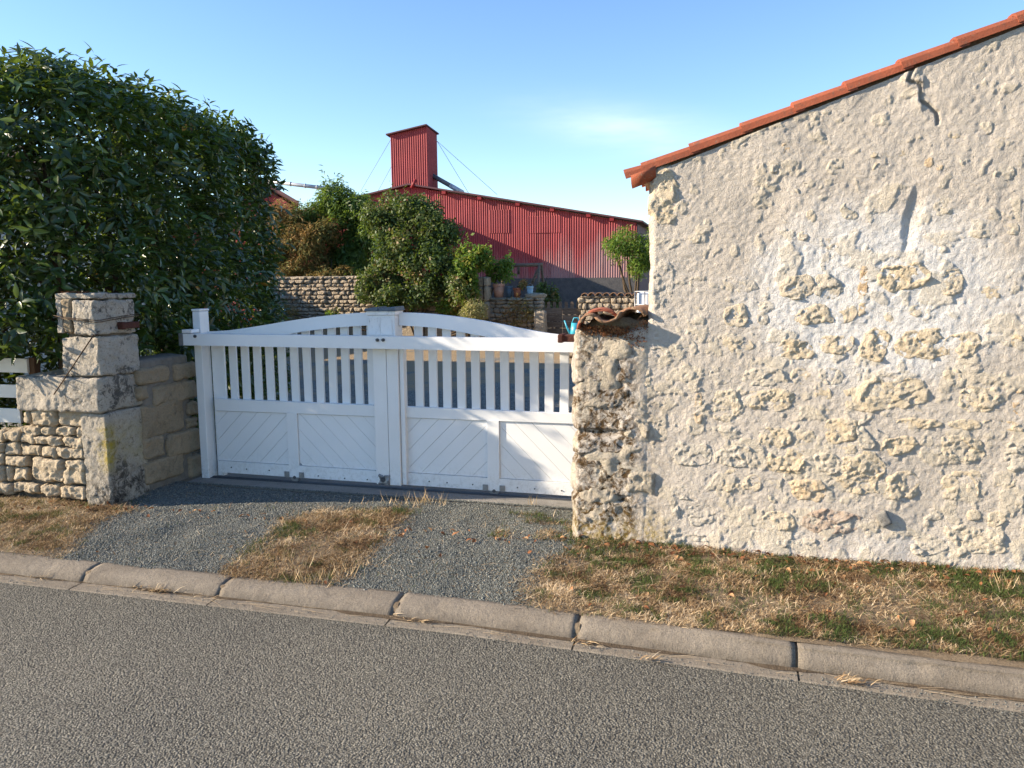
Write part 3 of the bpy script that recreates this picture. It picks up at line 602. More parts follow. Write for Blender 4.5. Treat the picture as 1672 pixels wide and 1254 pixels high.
# ------------------------------------------------------------------ the rendered house gable on the right
HX0, HX1, HY, HS = -.44, 2.3, 4.45, .349
def roof_z(x): return 2.225 + HS*(x-HX0)
def wall_h(x, z, s=0):
    """relief of the rough render, metres towards the road"""
    p = np.stack((x, x*0, z), -1)
    h = .014*(fbm(p*1.7, 3, 70)-.5)*2 + .0055*(fbm(p*6, 3, 71)-.5)*2
    wz = p + .05*(np.stack([fbm(p*7+k*9, 2, 72+k) for k in range(3)], -1)-.5)
    r = fbm(wz*[7, 1, 10], 4, 75); low = .055*np.clip((1.35-z)/1.2, -1, 1)-.012
    cr = sstep(.64, .668, r+low); h = h + .0040*cr
    r2 = fbm(wz*[15, 1, 12]+4, 4, 76); c2 = sstep(.655, .685, r2+low*.8); h = h + .0030*c2
    h = h + .0036*(fbm(p*42, 3, 78)-.5)*2
    # dip where a flake fell away, and the crack under the eaves
    a = atY(1492, 365, HY); u, w = x-a[0], z-a[2]
    rec = sstep(.055, .02, np.abs(u-.14*w+.05*(fbm(p*13, 4, 80)-.5)))*sstep(.19, .10, np.abs(w)+.08*(fbm(p*11+5, 3, 81)-.5)); h = h - .013*rec*(1-sstep(-.03, .05, u-.14*w))
    cpts = [atY(a_, b_, HY) for a_, b_ in ((1500, 98), (1488, 118), (1482, 132), (1503, 138), (1503, 165), (1516, 172), (1530, 185), (1531, 202))]
    d = np.full(x.shape, 9.)
    for q0, q1 in zip(cpts[:-1], cpts[1:]):
        e = np.array([q1[0]-q0[0], q1[2]-q0[2]]); t = np.clip(((x-q0[0])*e[0]+(z-q0[2])*e[1])/(e@e), 0, 1); d = np.minimum(d, np.hypot(x-q0[0]-t*e[0], z-q0[2]-t*e[1]))
    h = h - .022*sstep(.010, .004, d+.004*(vnoise(p*90, 82)-.5)) + .010*sstep(.05, .012, d)*(x < cpts[3][0]+.01)
    # foot of the wall swells a little
    h = h + .03*sstep(.32, .08, z)*(.4+fbm(p*5, 2, 84))
    return h, np.maximum(cr, c2)
house = thing('house', 'whitewashed rubble stone house gable with a sloping terracotta tile verge', 'house', (.9, 6.2, .05))
nx, nz = 400, 400
u = np.linspace(0, 1, nx); v = np.linspace(0, 1, nz); xg = HX0+(1.78-HX0)*u; X, Vv = np.meshgrid(xg, v); Zw = .04+Vv*(roof_z(X)-.055-.04)
hh, crust = wall_h(X, Zw)
edge_l = sstep(.05, 0, X-HX0); edge_l = edge_l*sstep(1.30, 1.42, Zw); Xd = X + edge_l*((fbm(np.stack((X*0, X*0, Zw), -1)*9, 4, 88)-.5)*.035)
Yd = HY - hh + edge_l**2*.035
V = np.stack((Xd, Yd, Zw), -1).reshape(-1, 3); I = np.arange(nx*nz).reshape(nz, nx)
F = np.stack((I[:-1, :-1], I[:-1, 1:], I[1:, 1:], I[1:, :-1]), -1).reshape(-1, 4)
# the return of the wall at the corner, a strip to the back
ret = V.reshape(nz, nx, 3)[:, 0, :]; extra = [ret + [0, .05, 0], ret + [.0, .4, 0], ret + [.0, 3.5, 0]]
V = np.concatenate([V]+extra); base = nx*nz; cols = [I[:, 0]] + [base+np.arange(nz)+k*nz for k in range(3)]
for a, b in zip(cols[:-1], cols[1:]): F = np.concatenate((F, np.stack((b[:-1], a[:-1], a[1:], b[1:]), -1)))
px = np.concatenate((X.ravel(), np.full(3*nz, HX0))); pz = np.concatenate((Zw.ravel(), np.tile(Zw[:, 0], 3)))
q = np.stack((px, px*0, pz), -1)
white = np.clip(1.25-1.5*np.hypot((px-.72)/1.15, (pz-1.5)/.8), 0, 1)*1.1 + .35*sstep(.45, .2, pz)*sstep(-.3, .2, px)
moss = sstep(-.24, -.42, px)*sstep(1.15, .9, pz)*.35 + 0*px
gold = sstep(-.18, -.42, px)*sstep(.38, .16, pz)
wall = put('wall', V, F, M['render'], house, True, {'white': white, 'crust': np.concatenate((crust.ravel(), np.zeros(3*nz))), 'moss': moss, 'gold': gold})

# the body of the house behind its gable
mb = MB(); mb.prism([(1.75, .04), (HX1+3.5, .04), (HX1+3.5, roof_z(HX1+.2)-.06), (HX1+.2, roof_z(HX1+.2)-.06), (1.75, roof_z(1.75)-.06)], HY+.01, HY+3.5); part('far_wall', mb, M['plinth'], house)

def wall_stone(cx, cz, w, h, tone, seed, lift=.012, rough=.010):
    """one rubble stone standing through the render: a relief patch whose rim sinks below the wall face"""
    n1 = max(10, min(60, int(w*1.35/.006))); n2 = max(8, min(50, int(h*1.35/.006)))
    uu = np.linspace(-1.25, 1.25, n1); vv = np.linspace(-1.25, 1.25, n2); U, Q = np.meshgrid(uu, vv); x = cx+U*w/2; z = cz+Q*h/2
    p = np.stack((x, x*0+seed, z), -1); rr = (np.abs(U)**2.6+np.abs(Q)**2.6)**(1/2.6)
    m = 1.06-rr + (fbm(p*[11, 1, 13], 5, 90)-.5)*1.05
    d1, d2 = worley(p*[26, 1, 26], 91); face = rough*(1.15*facets(p*[11, 1, 14], 94) + .45*facets(p*[34, 1, 44]+3, 95) + 1.2*(fbm(p*[70, 1, 70], 4, 92)-.5) + .9*(fbm(p*[9, 1, 11], 2, 96)-.5))
    h0, _ = wall_h(x, z); y = HY - h0 - np.clip(m*.10, -.03, lift) + .004 - face*sstep(-.05, .2, m)
    keep = m > -.25; I = np.arange(n1*n2).reshape(n2, n1); kf = keep[:-1, :-1] | keep[1:, 1:] | keep[:-1, 1:] | keep[1:, :-1]
    F = np.stack((I[:-1, :-1], I[:-1, 1:], I[1:, 1:], I[1:, :-1]), -1)[kf]
    if len(F) < 4: return
    V = np.stack((x, y, z), -1).reshape(-1, 3); used = np.unique(F); mp = np.zeros(len(V), int); mp[used] = np.arange(len(used))
    put('stone', V[used], mp[F], M['wallstone'], wall, True, {'tone': np.clip(tone+(fbm(p, 2, 93).ravel()[used]-.5)*.15, 0, 1)})
lowst = [(480,20,70,50,0),(690,20,150,90,.45),(830,35,80,60,.2),(410,145,100,100,.5),(535,135,50,110,.15),(745,150,150,90,.5),(900,140,80,70,.5),(970,118,60,60,.65),(1195,125,60,50,.3),(1090,150,80,40,.4),(435,260,110,80,.55),(680,290,150,85,.62),(860,265,130,80,.55),(1020,270,110,130,.62),(1220,265,210,130,.6),(1385,275,150,115,.55),(1620,270,60,110,.6),(210,285,80,90,.2),(100,310,80,80,.15),(360,400,90,80,.1),(550,410,180,80,.2),(700,405,90,70,.5),(830,400,100,70,.2),(1350,400,80,60,.5),(1540,400,70,60,.45),(30,420,60,80,.45),(262,530,36,140,.75),(380,530,110,130,.4),(570,505,180,90,.55),(790,480,90,70,.6),(800,545,80,60,.4),(1080,480,320,140,.55),(1455,505,160,130,.55),(1630,510,50,130,.8),(1200,605,180,50,.6),(1390,610,160,50,.55),(1570,615,180,45,.65),(190,630,80,60,.1),(350,640,140,60,.15),(590,665,120,80,.5),(720,670,80,100,.45),(875,640,130,110,.62),(978,650,76,120,.2),(905,712,90,46,.5),(1110,700,140,90,.6),(1265,700,100,80,.25),(1400,715,170,120,.5),(1620,750,80,120,.2),(225,735,160,100,.2),(410,745,150,90,.15),(630,770,160,110,.62),(810,780,110,90,.35),(955,820,180,170,.55),(1130,860,150,140,.55),(400,850,70,100,.5),(495,860,90,100,.5),(590,880,60,120,.3),(730,890,170,100,.72),(1340,865,60,130,.5),(1440,865,50,120,.5),(1390,825,90,34,.6),(1570,860,110,60,.5),(210,900,120,70,.1),(280,1000,100,90,.1),(600,1020,140,100,.55),(830,1020,240,120,.95),(1260,1000,110,60,.2),(1440,1000,60,50,.5),(1550,1020,90,80,.45),(1450,1110,230,130,.4),(1240,1130,150,90,.15),(150,980,60,80,.1),(240,1090,180,50,.1),(700,1115,180,56,.15),(1620,640,60,40,.6)]
upst = [(210,790,105,210,.52),(310,860,60,60,.5),(705,600,40,40,.8),(770,760,60,50,.3),(810,880,50,60,.4),(1085,690,50,70,.6),(1065,630,40,25,.6),(1145,625,80,25,.6),(1285,655,42,46,.75),(1330,680,24,24,.7),(775,960,50,40,.4),(720,885,50,50,.2),(1150,760,70,40,.4),(1350,840,80,80,.25),(1360,965,50,30,.45),(1600,700,90,60,.2),(1440,640,50,70,.2),(1520,520,50,50,.2),(915,670,70,70,.2),(1180,1130,190,120,.6),(1385,1140,90,110,.4),(1020,1140,36,120,.8),(750,1170,100,90,.2),(870,1170,100,90,.25),(1260,545,110,30,.4),(1390,545,60,40,.55),(205,1150,80,190,.0),(1600,545,70,36,.5),(960,860,70,70,.3),(890,990,50,50,.2),(640,1170,30,40,.4),(540,1165,60,50,.3),(1500,950,90,40,.3),(1620,930,70,50,.35),(1545,1190,70,50,.5),(330,960,60,60,.3),(640,690,60,40,.2)]
k = 0
for lst, ox, oy, sc in ((lowst, 1040, 460, 2.612), (upst, 1000, 0, 2.488)):
    for (cx, cy, w, h, tone) in lst:
        a = atY(ox+(cx-w/2)/sc, oy+(cy-h/2)/sc, HY-.01); b = atY(ox+(cx+w/2)/sc, oy+(cy+h/2)/sc, HY-.01); k += 1
        wall_stone((a[0]+b[0])/2, (a[2]+b[2])/2, b[0]-a[0], a[2]-b[2], tone, k*3.7, lift=.004 if w*h < 9000 else .007, rough=.0042 if w*h < 9000 else .0058)
# smooth grey mortar patch low on the wall
a = atY(1442, 846, HY); mb = MB(); V, F = block((.062, .03, .085), (8, 3, 10), .012, .004, 20, 3); V = V @ np.array([[.85, 0, .5], [0, 1, 0], [-.5, 0, .85]]); mb.add(V+[a[0], HY-.012, a[2]], F); part('mortar_patch', mb, M['sill'], wall, True)

# roof: verge tiles one by one, a course of cover tiles behind them
roof = part('roof', MB().prism([(HX0-.06, roof_z(HX0-.06)-.05), (HX1+.2, roof_z(HX1+.2)-.05), (HX1+.2, roof_z(HX1+.2)-.02), (HX0-.06, roof_z(HX0-.06)-.02)], HY+.03, HY+3.5), M['oldtile'], house)
steps = [1020, 1048, 1127, 1212, 1298, 1384, 1475, 1567, 1665, 1770]
ca, sa = math.cos(math.atan(HS)), math.sin(math.atan(HS))
sx = [atY(s_, 262-.40*(s_-1020), HY-.03)[0] for s_ in steps]
for i in range(len(sx)-1):
    x0, x1 = sx[i], sx[i+1]+.045; L = (x1-x0)/ca
    # an L-shaped verge tile: rounded crown with a skirt over the wall head
    prof = [(.125, .004), (.10, .016), (.05, .024), (.0, .022), (-.035, .013), (-.047, -.004), (-.05, -.036), (-.039, -.036), (-.036, -.008), (-.026, .001), (.0, .010), (.05, .012), (.10, .004), (.12, -.008)]
    V = []
    for e in (0, .5, 1):
        for (dy, dz) in prof:
            lx = L*e; lift = .017-.015*e; sk = (1-.10*e)
            V.append((x0+ca*lx-sa*(dz*sk+lift), HY+.030+dy*sk, roof_z(x0)+sa*lx+ca*(dz*sk+lift)-.012))
    m = len(prof); F = [(r*m+j, r*m+(j+1) % m, (r+1)*m+(j+1) % m, (r+1)*m+j) for r in (0, 1) for j in range(m)] + [tuple(range(m-1, -1, -1)), tuple(range(2*m, 3*m))]
    put('verge_tile', V, F, M['tile'], roof, False)
# rounded eaves tile under the first verge tile
V = []
a = atY(1028, 270, HY); b = atY(1058, 262, HY); Lx = .13
for e in (0, 1):
    for t in np.linspace(math.pi, 2*math.pi, 9): V.append((HX0-.092+Lx*e, HY+.03+.075*math.cos(t), roof_z(HX0-.092+Lx*e)-.03+.062*math.sin(t)))
    for t in np.linspace(2*math.pi, math.pi, 9): V.append((HX0-.092+Lx*e, HY+.03+.06*math.cos(t), roof_z(HX0-.092+Lx*e)-.028+.047*math.sin(t)))
put('eaves_tile', V, [(j, (j+1) % 18, 18+(j+1) % 18, 18+j) for j in range(18)] + [tuple(range(17, -1, -1)), tuple(range(18, 36))], M['tile'], roof, True)
mb = MB()
for c in range(14):
    y0 = HY+.15+c*.23
    for (x0, x1) in ((HX0-.1, 1.2), (1.16, HX1+.2)):
        V = []
        for e in (0, 1):
            x = x0 if e == 0 else x1
            for t in np.linspace(0, math.pi, 7): V.append((x, y0+.1+.1*math.cos(t), roof_z(x)+.055*math.sin(t)-.02+(.012 if x0 > 0 else 0)))
        mb.add(V, [(j, j+1, 7+j+1, 7+j) for j in range(6)])
part('roof_tiles', mb, M['tile'], roof, True, kind='stuff')

# ------------------------------------------------------------------ the old stone gate pier against the house
pier = thing('stone_gate_pier', 'rough pale stone gate pier stub with dark lichen, joined to the house wall', 'gate pier', (-.63, 4.6, .08))
PX0 = -.862
def pier_face(nx=110, nz=300):
    zt = lambda x: 1.33 + .05*(x-PX0) + .02*np.sin(x*23)
    u = np.linspace(0, 1, nx); v = np.linspace(0, 1, nz); X, Q = np.meshgrid(PX0+(HX0+.16-PX0)*u, v); Z = .05+Q*(zt(X)-.05)
    lean = .06*np.clip((Z-.1)/1.2, 0, 1)             # the end batters out towards the ground
    p = np.stack((X, X*0, Z), -1); h, c = wall_h(X, Z)
    co = [0.15, .36, .60, .74, 1.0, 1.32]; d = np.min([np.abs(Z-cz-.05*(fbm(p*4+cz, 2, 7)-.5)) for cz in co[1:-1]], 0)
    d1, d2 = worley(p*[13, 1, 13]+.35*(fbm(p*9, 3, 2)[..., None]), 17); pit = sstep(.45, .12, d1)
    h = h*.7 + .008 - .022*sstep(.03, .008, d)*sstep(-.50, -.6, X) + (.016*(fbm(p*9, 4, 18)-.5)*2 - .006*pit)*sstep(HX0, HX0-.15, X)
    bl = sstep(HX0+.12, HX0-.12, X); h0 = wall_h(X, Z)[0]; h = h*bl + (h0-.016+.012*sstep(HX0+.02, HX0-.02, X))*(1-bl)
    er = sstep(.05, 0, X-PX0); Xd = X + er*((fbm(p*[0, 1, 8], 4, 19)-.5)*.05 + .02*sstep(.02, .0, d)) + .0
    top = sstep(.06, 0, zt(X)-Z)
    Y = HY-.004 - h + er**2*.06 + top**2*.05
    cols = [np.stack((Xd, Y, Z), -1)]
    V = cols[0].reshape(-1, 3); I = np.arange(nx*nz).reshape(nz, nx); F = np.stack((I[:-1, :-1], I[:-1, 1:], I[1:, 1:], I[1:, :-1]), -1).reshape(-1, 4)
    ns = 24; L = cols[0][:, 0, :]; side = []
    for k in range(1, ns+1):
        yy = k/ns*.42; pp = L + [0, yy, 0]; q = pp*[1, 1, 1]; pp[:, 0] += (fbm(q*10, 4, 20)-.5)*.035*min(1, k/3) - .012*min(1, k/3); side.append(pp)
    base = len(V); V = np.concatenate([V]+side); c = [I[:, 0]]+[base+k*nz+np.arange(nz) for k in range(ns)]
    for a, b in zip(c[:-1], c[1:]): F = np.concatenate((F, np.stack((b[:-1], a[:-1], a[1:], b[1:]), -1)))
    T = cols[0][-1, :, :]; base = len(V); tops = []
    for k in range(1, 13): t = T + [0, k/12*.4, .012*math.sin(k*.8)]; t[:, 2] += (fbm(t*12, 3, 23)-.5)*.03; tops.append(t)
    V = np.concatenate([V]+tops); c = [I[-1, :]]+[base+k*nx+np.arange(nx) for k in range(12)]
    for a, b in zip(c[:-1], c[1:]): F = np.concatenate((F, np.stack((a[:-1], a[1:], b[1:], b[:-1]), -1)))
    x, z = V[:, 0], V[:, 2]; pp = np.stack((x, x*0, z), -1)
    joint = np.exp(-np.min([np.abs(z-cz) for cz in (.60, .74, .92, .34, .22)], 0)**2/.05**2)
    moss = np.clip(sstep(HX0+.06, -.60, x)*(.85+.6*joint)+.8*np.exp(-((x+.60)/.07)**2)*sstep(1.25, .8, z) - 1.2*sstep(-.80, -.86, x)*.4, 0, 1)
    return V, F, dict(white=np.full(len(V), .05), crust=sstep(.5, .7, fbm(pp*9, 3, 24)), moss=moss, gold=sstep(.35, .12, z)*.9)
V, F, A = pier_face(); pf = put('rough_masonry', V, F, M['render'], pier, True, A)
for (px, py, w, h, tone, sd) in ((975, 622, 72, 90, .05, 1), (1000, 755, 100, 62, .3, 2), (975, 825, 62, 62, .45, 3), (985, 570, 95, 45, .1, 4), (960, 560, 40, 50, .0, 5), (965, 860, 32, 34, .2, 6), (1045, 790, 50, 40, .25, 7), (1040, 700, 40, 40, .15, 8)):
    a = atY(px-w/2, py-h/2, HY-.03); b = atY(px+w/2, py+h/2, HY-.03)
    S3 = np.array([b[0]-a[0], .12, a[2]-b[2]]); V, F = block(S3*1.0, (30, 5, 26), .03, .018, 6, sd, .02, pit=.008)
    x = V[:, 0]; put('stone', V+[(a[0]+b[0])/2, HY+.043, (a[2]+b[2])/2], F, M['quoin'], pier, True)
# old roof tiles laid on top of the pier
def canal_tile(c, L, r0, r1, rz, rx, ry, mat, label, flip=1):
    V = []; n = 12; th = .019
    for e in np.linspace(0, 1, 5):
        r = r0+(r1-r0)*e
        for sgn, rr in ((1, r), (-1, r-th)):
            for t in (np.linspace(.12, math.pi-.12, n) if sgn > 0 else np.linspace(math.pi-.12, .12, n)):
                V.append((rr*math.cos(t), (e-.5)*L, flip*rr*math.sin(t)*.72))
    V = np.array(V); V += (fbm(V*40, 3, 30)-.5)[:, None]*.004
    R = np.array((Matrix.Rotation(rz, 3, 'Z') @ Matrix.Rotation(ry, 3, 'Y') @ Matrix.Rotation(rx, 3, 'X'))); V = V @ R.T + c; m = 2*n
    F = [(i*m+j, i*m+(j+1) % m, (i+1)*m+(j+1) % m, (i+1)*m+j) for i in range(4) for j in range(m)] + [tuple(range(m-1, -1, -1)), tuple(range(4*m, 5*m))]
    if flip < 0: F = [f[::-1] for f in F]
    return tag(put('roof_tile', V, F, mat, None, True), label, 'roof tile', 'old tiles on the pier')
TY = 4.60
c = atY(978, 519, TY); canal_tile(c + [0, 0, -.03], .36, .125, .11, math.radians(8), .03, math.radians(-15), M['tile'], 'reddish curved roof tile at the left end on the stone pier')
c = atY(992, 517, TY-.1); canal_tile(c + [.01, 0, .024], .30, .075, .07, math.radians(4), .0, math.radians(-10), M['oldtile'], 'mossy brown roof tile lying trough up on the pier', -1)
c = atY(1042, 512, TY); canal_tile(c + [.0, 0, -.015], .34, .085, .08, math.radians(-6), .02, math.radians(-6), M['oldtile'], 'dark old roof tile on the pier right against the house wall')
c = atY(960, 519, TY-.12); canal_tile(c + [.01, 0, -.005], .28, .05, .05, math.radians(6), .02, math.radians(-24), M['oldtile'], 'small mossy roof tile under the reddish one on the pier')
V, F = block((.36, .30, .10), (24, 18, 8), .045, .02, 9, 8, .03, pit=.012); put('mortar_bed', V+[-.61, HY+.17, 1.345], F, M['soil'], pier, True)
# orange moss and dry tufts under the tiles
k = 900; x = RNG.uniform(-.80, -.44, k); z = 1.30+RNG.random(k)*.05+.10*sstep(-.56, -.46, x)*RNG.random(k) - .10*RNG.random(k)*sstep(-.6, -.5, x); y = HY-.01+RNG.normal(size=k)*.012
V, F = cloud(leaf_quad(1, .5), np.stack((x, y, z), -1), frames(rnd_dir(k)+[0, -1, 0], rnd_dir(k)), RNG.uniform(.008, .02, k))
put('dry_moss', V, F, M['litter'], pier, False, {'tone': np.repeat(RNG.random(k)*.8, 4)}, kind='stuff')
a = atY(927, 551, 4.62); pier_hinge = (part('hinge', MB().box(a[0]-.035, a[0]+.07, 4.55, 4.66, a[2]-.022, a[2]+.018, .006).box(a[0]-.045, a[0]-.012, 4.54, 4.67, a[2]-.027, a[2]+.023, .008), M['rust'], pier))

# ------------------------------------------------------------------ left: gate pillar, dry stone wall, return wall
pil = thing('stone_gate_pillar', 'tall lichen stained stone pillar at the left of the white gate', 'gate pillar', (-4.22, 4.58, .05))
PLX, PLY = -4.055, 4.39
def pstone(x0, x1, y0, y1, z0, z1, n, seed, r=.025, amp=.009, mat='pillar', amp2=.012, name='stone', par=None, pit=.006, sm=True):
    n = tuple(int(q*1.5) for q in n); r *= .62
    V, F = block((x1-x0, y1-y0, z1-z0), n, r, amp, 14, seed, amp2, pit=pit)
    return put(name, V+[(x0+x1)/2, (y0+y1)/2, (z0+z1)/2], F, M[mat], par or pil, sm)
pstone(-4.25, PLX+.01, PLY, 4.76, .03, .735, (16, 22, 40), 1, .02, .007)                 # tall base stone
pstone(-4.76, PLX, PLY-.03, 4.80, .745, .985, (44, 26, 16), 2, .035, .011)               # long ledge stone
pstone(-4.37, PLX+.005, PLY, 4.76, .993, 1.262, (26, 26, 20), 3, .025, .010)             # middle block
pstone(-4.245, PLX-.002, PLY-.01, 4.75, 1.27, 1.505, (20, 26, 20), 4, .03, .009)         # top right block
pstone(-4.335, -4.255, PLY-.012, 4.74, 1.285, 1.515, (8, 20, 18), 5, .03, .006, 'rubble2')
pstone(-4.385, -4.34, PLY, 4.74, 1.28, 1.515, (6, 20, 18), 6, .015, .005)
pstone(-4.395, PLX+.0, PLY+.005, 4.77, 1.51, 1.545, (24, 22, 5), 7, .014, .006, 'pillar', .010, 'cap_slab')
part('mortar', MB().box(-4.33, PLX-.03, PLY+.04, 4.72, .3, 1.49), M['darkmortar'], pil)
k = 260; x = RNG.uniform(-4.37, -4.18, k); V, F = cloud(leaf_quad(1, .6), np.stack((x, PLY+.02+RNG.random(k)*.1, 1.55+RNG.random(k)*.012), -1), frames(rnd_dir(k)+[0, 0, 1.5], rnd_dir(k)), RNG.uniform(.008, .018, k))
put('moss', V, F, M['litter'], pil, False, {'tone': np.repeat(RNG.random(k)*.7, 4)}, kind='stuff')
a = atX(207, 531, PLX+.012); tag_hinge = (part('hinge', MB().box(PLX-.02, PLX+.035, a[1]-.06, a[1]+.10, a[2]-.022, a[2]+.022, .006).box(PLX-.02, PLX+.045, a[1]-.075, a[1]-.045, a[2]-.026, a[2]+.026, .007), M['rust'], pil))
mb = MB()
for dz, w in ((.0, .0), (-.012, .6)):
    pts = [(-4.395, PLY+.1, 1.405+dz), (-4.39, PLY-.016, 1.402+dz), (-4.22, PLY-.026, 1.385+dz+.006*w), (PLX+.0, PLY-.02, 1.372+dz), (PLX+.013, PLY+.02, 1.372+dz), (PLX+.012, 4.6, 1.39+dz), (PLX+.010, 4.77, 1.40+dz)]
    mb.tube(pts, .0028, 5)
tag(part('wire', mb, M['rod'], None, True), 'thin rusty wire wound round the top block of the pillar', 'wire')
a = atY(153, 547, PLY-.035); b = atY(88, 644, PLY-.045); tag(part('iron_rod', MB().tube([a+[0, .035, .0], a, b], [.0045, .0045, .004], 6), M['rod'], None, True), 'thin rusty rod leaning diagonally across the front of the pillar', 'rod')

dsw = thing('dry_stone_wall', 'low dry stone wall of rough limestone rubble left of the pillar', 'stone wall', (-5.3, 4.5, .05))
part('core', MB().box(-7.5, -4.20, 4.45, 4.72, .03, .52).box(-4.74, -4.2, 4.44, 4.7, .5, .74), M['darkmortar'], dsw)
rows = [[(135,195,510,590),(195,380,465,615),(385,600,480,625),(602,650,490,560)],
        [(-120,0,655,735),(0,110,650,722),(112,158,625,668),(160,250,620,682),(255,360,620,690),(365,510,622,690),(515,600,630,700)],
        [(-100,-2,738,800),(105,225,672,745),(225,420,690,760),(425,592,695,780)],
        [(0,100,742,830),(102,268,755,842),(270,388,760,850),(385,592,770,858)],
        [(-140,-4,805,900),(0,165,836,915),(190,438,850,1030),(432,602,860,1050)],
        [(-150,-6,905,1020),(0,45,918,1020),(47,165,918,1020)],
        [(-120,60,1030,1120),(64,250,1034,1112),(252,405,1044,1130),(408,602,1060,1155)]]
sd = 20
for row in rows:
    for (a0, a1, b0, b1) in row:
        a = atY(a0/4.48, 560+b0/4.48, 4.36); b = atY(a1/4.48, 560+b1/4.48, 4.36); sd += 1
        fy = 4.392+random.uniform(-.012, .014); w, h = b[0]-a[0]-.004, a[2]-b[2]+.004
        V, F = block((w, .2, h), (max(8, int(w/.008)), 8, max(8, int(h/.008))), min(.022, h*.24), .012, 15, sd, .016, pit=.0095)
        put('stone', V+[(a[0]+b[0])/2, fy+.1, (a[2]+b[2])/2], F, M['rubble'], dsw, True)
x = -7.4                                              # the wall goes on beyond the left of the view
while x < -5.1:
    for r in range(6):
        w = random.uniform(.12, .22); V, F = block((w, .2, .078), (7, 4, 5), .02, .012, 10, sd, .01); sd += 1
        if x+w < -5.02+.06*(r % 2): put('stone', V+[x+w/2, 4.44+random.uniform(-.015, .015), .09+r*.082], F, M['rubble'], dsw, True)
    x += .2
rw = thing('return_wall', 'mortared stone wall in shade between the pillar and the gate post', 'stone wall', (-4.1, 5.0, .05))
RX = -4.045
part('mortar', MB().add(*(lambda B: (B[0]+[RX-.135, 5.01, .57], B[1]))(block((.27, .52, 1.0), (4, 30, 50), .02, .008, 9, 3))), M['mortar'], rw, True)
for (a0, a1, b0, b1) in ((545,715,490,580),(735,862,470,555),(545,605,592,672),(625,866,575,680),(565,800,680,855),(806,866,675,752),(806,870,765,822),(570,690,865,982),(692,885,840,962),(575,800,975,1098),(815,893,965,1085)):
    a = atX(60+a0/3.3, 450+b0/3.3, RX+.01); b = atX(60+a1/3.3, 450+b1/3.3, RX+.01); sd += 1
    zt, zb = (a[2]+atX(60+a1/3.3, 450+b0/3.3, RX+.01)[2])/2, (b[2]+atX(60+a0/3.3, 450+b1/3.3, RX+.01)[2])/2
    h, w = zt-zb, b[1]-a[1]; V, F = block((.10, w, h), (5, max(8, int(w/.012)), max(8, int(h/.012))), .025, .010, 13, sd, .012, pit=.006)
    put('stone', V+[RX-.026+random.uniform(-.004, .008), (a[1]+b[1])/2, (zt+zb)/2], F, M['rubble2'], rw, True)

# white board fence behind the dry stone wall
bf = thing('board_fence', 'short white horizontal board fence behind the dry stone wall, under the hedge', 'fence', (-6, 4.80, .1))
for (x1, y0, y1) in ((45, 583, 609), (31, 626, 650), (34, 665, 691)):
    a = atY(0, y0, 4.78); b = atY(x1, y1, 4.78); part('board', MB().box(-8.5, b[0], 4.78, 4.802, b[2], (a[2]+atY(x1, y0, 4.78)[2])/2-.01, .003), M['fence'], bf)
a = atY(48, 595, 4.79); part('post', MB().box(a[0]-.03, a[0]+.03, 4.803, 4.86, .1, atY(48, 584, 4.8)[2], .004), M['fencepost'], bf)

# ------------------------------------------------------------------ the white gate
GY = 5.25
gate = thing('gate', 'white painted double gate with slatted top, arched rail and diagonal boarded panels', 'gate', (-2.4, GY+.03, .12))
post = thing('gate_post', 'square white post at the left end of the gate', 'gate post', (-3.89, 5.27, .12))
part('shaft', MB().box(-3.935, -3.868, 5.205, 5.315, .10, 1.40, .006), M['white'], post)
part('cap', MB().box(-3.939, -3.864, 5.201, 5.319, 1.402, 1.418, .005), M['white'], post)
part('guide_bracket', MB().box(-3.955, -3.87, 5.10, 5.195, 1.242, 1.268, .004), M['white'], post)
part('side_stile', MB().box(-3.855, -3.80, 5.30, 5.345, .11, 1.15, .004), M['white'], post)
def rail(name, x0, x1, z0a, z0b, z1a, z1b, y0, y1, b=.004):    # a bar whose ends may sit at different heights
    mb = MB(); V, F = block((x1-x0, y1-y0, 1.), (3, 3, 3), b, chamfer=True)
    t = (V[:, 0]/(x1-x0)+.5); lo = z0a+(z0b-z0a)*t; hi = z1a+(z1b-z1a)*t; V[:, 2] = lo+(V[:, 2]+.5)*(hi-lo); V[:, 0] += (x0+x1)/2; V[:, 1] += (y0+y1)/2
    mb.add(V, F); return part(name, mb, M['white'], gate)
# front beam
beam = rail('beam', -3.97, -.80, 1.150, 1.140, 1.238, 1.228, 5.10, 5.17, .006)
part('beam_end', MB().box(-3.985, -3.945, 5.098, 5.172, 1.148, 1.240, .003), M['steel'], beam)
for (px, py) in ((319, 549), (616.5, 555), (626, 555)):
    a = atY(px, py, 5.10); part('bolt', MB().cyl_y(a[0], a[2], .0115, 5.089, 5.102, 12).cyl_y(a[0], a[2], .006, 5.083, 5.0895, 6), M['bolt'], beam)
LX0, LX1, RX0, RX1 = -3.815, -2.455, -2.245, -.72
def sl(x, a, b): return a+(b-a)*(x+3.84)/2.84
ZB0 = lambda x: sl(x, .150, .136); ZB1 = lambda x: sl(x, .241, .226); ZM0 = lambda x: sl(x, .636, .641); ZM1 = lambda x: sl(x, .727, .708)
for (x0, x1) in ((LX0, LX1), (RX0, RX1)):
    rail('bottom_rail', x0, x1, ZB0(x0), ZB0(x1), ZB1(x0), ZB1(x1), GY, GY+.05)
    rail('middle_rail', x0, x1, ZM0(x0), ZM0(x1), ZM1(x0), ZM1(x1), GY, GY+.05)
